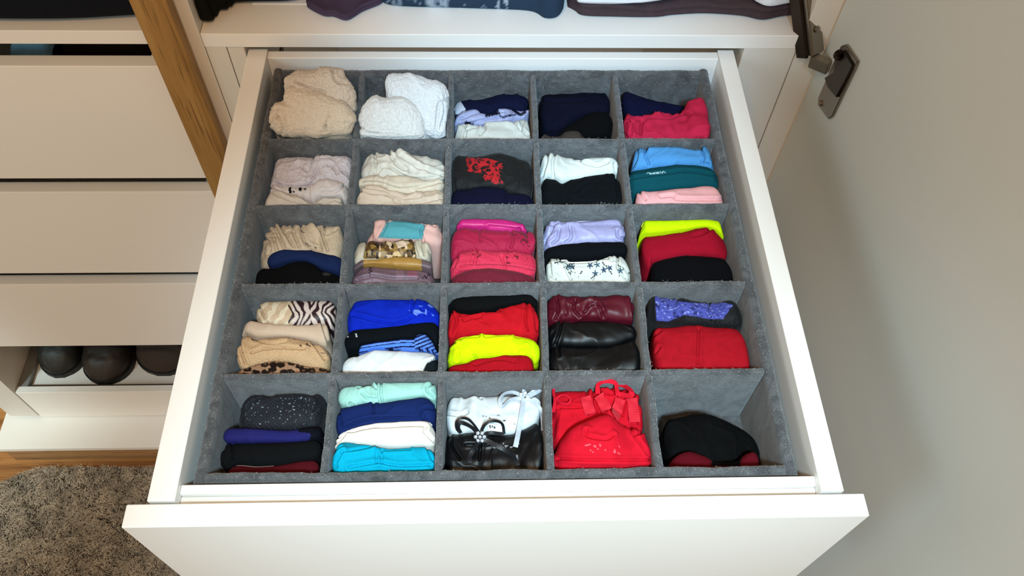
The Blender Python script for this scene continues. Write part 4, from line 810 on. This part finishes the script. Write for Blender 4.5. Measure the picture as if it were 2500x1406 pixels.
# ------------------------------------------------------------------ clothes on the shelves
def flat_cloth(label, front, zs, t, depth, col, name, kind='cotton', cat='clothes', fn=None, seed=0, wr=.003, group='clothes folded on the shelves', layers=2, xlim=(-.034, .764), off=.0015):
    q = smoothline(np.array(front, float), 5); Fp = np.array([at_z(p, zs + off) for p in q]); Fp = Fp[np.argsort(Fp[:, 0])]
    n = 90; x = np.linspace(max(Fp[0, 0], xlim[0]), min(Fp[-1, 0], xlim[1]), n); yf = np.interp(x, Fp[:, 0], Fp[:, 1]); nz = Noise(seed); nb = Noise(seed + 9)
    e = np.sqrt(np.clip(1 - np.clip(1 - np.minimum(x - x[0], x[-1] - x) / .012, 0, 1) ** 2, 0.02, 1)); V = []; UV = []
    NA = 14; NB = 40; rows = NA + NB + 6
    for i in range(n):
        tt = t * (.75 + .25 * e[i]) * (1 + .15 * nz(x[i] * 14 + 0 * x[i:i + 1], np.array([0.]))[0]); yb = yf[i] + depth
        for k in range(NA):
            a = math.pi * k / (NA - 1) - math.pi / 2; lay = .0016 * math.cos(a * 2 * layers)
            V.append((x[i], yf[i] + .3 * t * (1 - math.cos(a)) + lay, zs + off + tt / 2 + tt / 2 * math.sin(a))); UV.append((x[i], .02 * k / NA))
        for k in range(1, NB + 1):
            V.append((x[i], yf[i] + .3 * t + (depth - .3 * t) * k / NB, zs + off + tt)); UV.append((x[i], .02 + depth * k / NB))
        for k in range(1, 7): V.append((x[i], yb, zs + off + tt * (1 - k / 6))); UV.append((x[i], .3))
    V = np.array(V); UV = np.array(UV); h = wr * (nz(UV[:, 0] * 30, UV[:, 1] * 30) + .5 * nb(UV[:, 0] * 80, UV[:, 1] * 60)); up = np.clip((V[:, 2] - zs - .004) / max(t - .004, .004), 0, 1)
    V[:, 2] += h * up; V[:, 1] -= np.abs(h) * .5 * up * (V[:, 1] < np.repeat(yf, rows) + .02)
    dye = np.tile(lin(col), (len(V), 1))
    if fn is not None: dye = fn(UV, dye, nz, nb)
    Fc = []
    for i in range(n - 1):
        for k in range(rows - 1): a = i * rows + k; Fc.append([a, a + rows, a + rows + 1, a + 1])
        Fc.append([i * rows + rows - 1, (i + 1) * rows + rows - 1, (i + 1) * rows, i * rows])
    Fc.append(list(range(rows))); Fc.append([(n - 1) * rows + k for k in range(rows)][::-1])
    o = mesh_obj(name, V, Fc, CL[kind], smooth=True, dye=dye, origin=(float(np.mean(x)), float(np.mean(yf)), zs + off))
    tag(o, label, cat, group); return o
SZ = .0345
def acid(UV, dye, nz, nb):
    v = nz(UV[:, 0] * 60, UV[:, 1] * 60) + .7 * nb(UV[:, 0] * 160, UV[:, 1] * 160) + .35 * nz(UV[:, 0] * 500, UV[:, 1] * 500)
    m_ = (v > .1) & (UV[:, 0] < .36 + .05 * nb(UV[:, 1] * 60, UV[:, 0] * 20)); dye[m_] = lin((108, 126, 146)); dye[(v > .65) & (UV[:, 0] < .40)] = lin((150, 164, 178)); return dye
flat_cloth('black knit pile at the left end of the shelf above the drawer', [(466, 20), (474, 50), (500, 64), (524, 60), (530, 38), (560, 34), (572, 18), (700, 14), (752, 4)], SZ, .05, .26, (12, 13, 12), 'folded_jumper', 'soft', 'jumper', seed=3)
tag(box('paper_sheet', (at_z((560, 16), SZ)[0] + .03, at_z((620, 15), SZ)[1] + .004, SZ + .0002), (at_z((925, 10), SZ)[0] - .002, .95, SZ + .0012), PAPER), 'white paper sheet lying under the clothes on the shelf', 'paper')
flat_cloth('dusky purple cloth with a pointed fold hanging from the shelf pile', [(750, 6), (752, 20), (790, 40), (815, 42), (848, 51), (885, 30), (925, 14), (938, 4)], SZ, .012, .24, (70, 58, 78), 'folded_scarf', 'cotton', 'scarf', seed=4, off=.0020)
flat_cloth('blue denim-like acid wash trousers folded on the shelf', [(925, 6), (945, 20), (1000, 26), (1150, 30), (1290, 36), (1330, 54), (1360, 52), (1376, 30), (1378, 4)], SZ, .042, .25, (38, 56, 76), 'folded_trousers', 'cotton', 'trousers', fn=acid, seed=5, layers=1)
flat_cloth('dark aubergine cloth spread under the white clothes at the right of the shelf', [(1386, 20), (1404, 30), (1424, 42), (1500, 45), (1600, 45), (1640, 40), (1720, 36), (1810, 42), (1860, 52), (1905, 44), (1958, 36)], SZ, .020, .25, (64, 52, 56), 'folded_cardigan', 'soft', 'cardigan', seed=6)
flat_cloth('white ribbed garment lying on the aubergine cloth, left of the white vest', [(1408, 8), (1412, 14), (1440, 17), (1500, 18), (1545, 16), (1580, 14), (1660, 2)], SZ + .021, .030, .2, (226, 230, 236), 'folded_vest', 'cotton', 'vest', seed=7, layers=3, off=.0035)
flat_cloth('white vest lying on the aubergine cloth, next to the hinge', [(1836, 0), (1850, 12), (1880, 22), (1930, 14), (1990, 6)], SZ + .021, .030, .2, (224, 230, 240), 'folded_vest', 'cotton', 'vest', seed=8, layers=1, off=.0035)
flat_cloth('dark navy clothes pile on the left bay shelf', [(-160, 60), (0, 64), (100, 64), (200, 62), (300, 56), (380, 52)], .0365, .07, .25, (16, 20, 28), 'folded_jumper', 'soft', 'jumper', seed=9, xlim=(-.60, -.0905), off=.001)
def in_drawer(label, x0, x1, y0, ztop, col, name, cat, seed):
    NX_, NY_ = 40, 24; nz = Noise(seed); V = []; X = np.linspace(x0, x1, NX_); Yv = np.linspace(y0, y0 + .2, NY_)
    for x in X:
        for y in Yv:
            e = min(1, (x - x0) / .02, (x1 - x) / .02, (y - y0) / .02); V.append((x, y, ztop - .02 * (1 - math.sqrt(max(0, e * (2 - e)))) + .006 * nz(np.array([x * 40]), np.array([y * 40]))[0]))
    Fc = [[i * NY_ + j, (i + 1) * NY_ + j, (i + 1) * NY_ + j + 1, i * NY_ + j + 1] for i in range(NX_ - 1) for j in range(NY_ - 1)]
    rim = [i * NY_ for i in range(NX_)] + [(NX_ - 1) * NY_ + j for j in range(1, NY_)] + [i * NY_ + NY_ - 1 for i in range(NX_ - 2, -1, -1)] + [j for j in range(NY_ - 2, 0, -1)]
    b0 = len(V); zb = -.234
    for r_ in rim: V.append((V[r_][0], V[r_][1], zb))
    m_ = len(rim)
    for k in range(m_): Fc.append([rim[k], b0 + k, b0 + (k + 1) % m_, rim[(k + 1) % m_]][::-1])
    Fc.append([b0 + k for k in range(m_)])
    o = mesh_obj(name, V, Fc, CL['soft'], smooth=True, dye=np.tile(lin(col), (len(V), 1)), origin=((x0 + x1) / 2, y0 + .1, zb)); tag(o, label, cat)
a0, a1 = at_y((28, 124), .70)[0], at_y((132, 124), .70)[0]
in_drawer('light blue cloth seen through the gap over the tall left drawer', a0, a1, .69, -.028, (120, 168, 200), 'folded_towel', 'towel', 21)
in_drawer('dark brown clothes in the tall left drawer, right of the light blue cloth', a1 + .004, -.13, .70, -.035, (40, 24, 18), 'folded_jumper', 'jumper', 22)

# ------------------------------------------------------------------ boots on the tray
def boot(label, tip, wid, ln, yaw, col_mat, seed, wrinkled=False):
    o = empty('ankle_boot', (tip[0], tip[1] + ln / 2, -1.0298)); tag(o, label, 'boot', 'boots on the shoe tray')
    ny, na = 46, 30; V = []; nz = Noise(seed); z0_ = -1.0298
    cs, sn = math.cos(yaw), math.sin(yaw)
    def place(x, y, z): return (tip[0] + cs * x - sn * y, tip[1] + sn * x + cs * y, z)
    def half(t):      # sole half width along the length
        return wid / 2 * (math.sqrt(max(0, 1 - (1 - t / .20) ** 2)) if t < .20 else 1 - .28 * math.exp(-((t - .62) / .18) ** 2) - (0 if t < .9 else .5 * ((t - .9) / .1) ** 2 * .6))
    for i in range(ny):
        t = i / (ny - 1); tt = max(t, .004); w_ = half(tt) * .95; H_ = .045 + .035 * min(1, t / .45) ** 1.3 + (.09 * min(1, max(0, t - .42) / .16)); H_ *= min(1, (tt / .10)) ** .45
        for a in range(na):
            q = math.pi * a / (na - 1); x = -w_ * math.copysign(abs(math.cos(q)) ** .75, math.cos(q)); z = .016 + H_ * math.sin(q) ** .8
            wv = .0016 * nz(np.array([t * 30.]), np.array([q * 5.]))[0] + (.0035 * math.sin(t * 90 + q * 3) * math.exp(-((t - .28) / .16) ** 2) if wrinkled else .0022 * math.sin(t * 60) * math.exp(-((t - .33) / .05) ** 2))
            V.append(place(x * (1 + wv * 8), t * ln, z0_ + z + wv * math.sin(q) * 1.2))
    Fc = [[i * na + a, i * na + a + 1, (i + 1) * na + a + 1, (i + 1) * na + a] for i in range(ny - 1) for a in range(na - 1)]
    Fc += [[i * na, (i + 1) * na, (i + 1) * na + na - 1, i * na + na - 1] for i in range(ny - 1)]
    Fc += [list(range(na))[::-1], [(ny - 1) * na + a for a in range(na)]]
    mesh_obj('upper', V, Fc, col_mat, o, smooth=True, origin=(tip[0], tip[1] + .1, z0_ + .016))
    V = []; pr = [half(max(.004, i / 30)) * 1.04 for i in range(31)]
    for z in (0, .014):
        V += [place(-p, i / 30 * ln - .002, z0_ + z) for i, p in enumerate(pr)] + [place(p, i / 30 * ln - .002, z0_ + z) for i, p in list(enumerate(pr))[::-1]]
    k = 62; Fc = [list(range(k))[::-1], [k + a for a in range(k)]] + [[a, (a + 1) % k, k + (a + 1) % k, k + a] for a in range(k)]
    mesh_obj('sole', V, Fc, RUBBER, o, origin=(tip[0], tip[1] + .1, z0_))
    if wrinkled is False:
        rim = [place(s_ * half(.26) * .99 * math.cos(0), .26 * ln, 0) for s_ in (1,)]
        pts = []
        for a in range(13):
            q = math.pi * a / 12; w_ = half(.30) * .95; H_ = (.045 + .035 * (.30 / .45) ** 1.3)
            x = -w_ * math.copysign(abs(math.cos(q)) ** .75, math.cos(q)); pts.append(place(x, (.30 - .10 * math.sin(q)) * ln, z0_ + .0165 + H_ * .97 * math.sin(q) ** .8))
        tube('toe_seam', pts, .0012, col_mat, o, 6)
LB2 = plain('dark_green_leather', (28, 28, 25), .55, bump=.5, scale=160, mottled=.2); LB3 = plain('brown_suede', (46, 34, 28), .8, bump=.6, scale=220, mottled=.2)
pt = lambda p: at_z(p, -1.0298)
boot('dark green black leather boot, leftmost on the shoe tray', pt((147, 921)), .104, .27, .04, LB2, 31)
boot('dark brown leather boot in the middle of the shoe tray', pt((257, 939)), .114, .28, .0, LEATHER, 32)
boot('creased brown suede boot on the shoe tray beside the open drawer', pt((398, 927)) + np.array([.0, .012, 0]), .140, .28, -.0, LB3, 33, True)

# ------------------------------------------------------------------ shaggy rug
rug = empty('shaggy_rug', (-.5, .2, FT)); tag(rug, 'grey brown long pile shaggy rug on the floor in front of the wardrobe', 'rug')
edge = [(-40, 1196), (0, 1182), (40, 1163), (90, 1147), (160, 1140), (260, 1140), (420, 1142)]
E3 = np.array([at_z(p, FT) for p in smoothline(np.array(edge, float), 4)]); E3 = E3[np.argsort(E3[:, 0])]
outl = [(x, y - .004) for x, y, _ in E3] + [(.78, E3[-1, 1]), (.80, -1.2), (-1.4, -1.2), (-1.45, E3[0, 1] - .25), (-1.2, E3[0, 1] - .12)]
prism('backing', [(x, y, FT + .0005) for x, y in outl], (0, 0, .008), plain('rug_backing', (92, 84, 76), .95), rug)
mt, nt, b = new_mat('rug_pile'); at = N(nt, 'ShaderNodeAttribute'); at.attribute_name = 'dye'; nt.links.new(at.outputs['Color'], b.inputs['Base Color']); b.inputs['Roughness'].default_value = .9; b.inputs['Specular IOR Level'].default_value = .15
rs = np.random.RandomState(8); npts = 120000
X = rs.uniform(-1.0, .10, npts * 2); Y = rs.uniform(.15, .58, npts * 2); ok_ = Y < np.interp(X, E3[:, 0], E3[:, 1]) - .003; X, Y = X[ok_][:npts], Y[ok_][:npts]
X2 = rs.uniform(-1.4, .79, 130000); Y2 = rs.uniform(-1.19, .5, 130000); far = (Y2 < np.interp(X2, E3[:, 0], E3[:, 1]) - .003) & ~((X2 > -1.0) & (X2 < .10) & (Y2 > .15)) & ~((X2 < -1.2) & (Y2 > .2))
X, Y = np.concatenate([X, X2[far]]), np.concatenate([Y, Y2[far]]); n = len(X)
nz, nb = Noise(40), Noise(41)
an = 3.5 * nz(X * 24, Y * 24) + 2.5 * nb(X * 90, Y * 90) + rs.randn(n) * .9 - 1.5; ln_ = rs.uniform(.008, .015, n) * (1 + .2 * nb(X * 40, Y * 40)); lean = rs.uniform(.2, .85, n)
dx, dy = np.cos(an) * ln_ * lean, np.sin(an) * ln_ * lean - .003; hz = ln_ * np.sqrt(np.clip(1 - lean ** 2 * .8, .1, 1)); wdt = .0007; sx, sy = -np.sin(an) * wdt, np.cos(an) * wdt; z = np.full(n, FT + .0085)
rows = [np.stack([X - sx, Y - sy, z], 1), np.stack([X + sx, Y + sy, z], 1), np.stack([X + dx * .35 + sx, Y + dy * .35 + sy, z + hz * .7], 1), np.stack([X + dx * .35 - sx, Y + dy * .35 - sy, z + hz * .7], 1), np.stack([X + dx, Y + dy, z + hz], 1)]
V = np.stack(rows, 1).reshape(-1, 3); q = np.arange(n) * 5
me = bpy.data.meshes.new('pile'); F4 = np.stack([q, q + 1, q + 2, q + 3], 1).tolist(); F3 = np.stack([q + 3, q + 2, q + 4], 1).tolist(); org = np.array([-.5, .2, FT])
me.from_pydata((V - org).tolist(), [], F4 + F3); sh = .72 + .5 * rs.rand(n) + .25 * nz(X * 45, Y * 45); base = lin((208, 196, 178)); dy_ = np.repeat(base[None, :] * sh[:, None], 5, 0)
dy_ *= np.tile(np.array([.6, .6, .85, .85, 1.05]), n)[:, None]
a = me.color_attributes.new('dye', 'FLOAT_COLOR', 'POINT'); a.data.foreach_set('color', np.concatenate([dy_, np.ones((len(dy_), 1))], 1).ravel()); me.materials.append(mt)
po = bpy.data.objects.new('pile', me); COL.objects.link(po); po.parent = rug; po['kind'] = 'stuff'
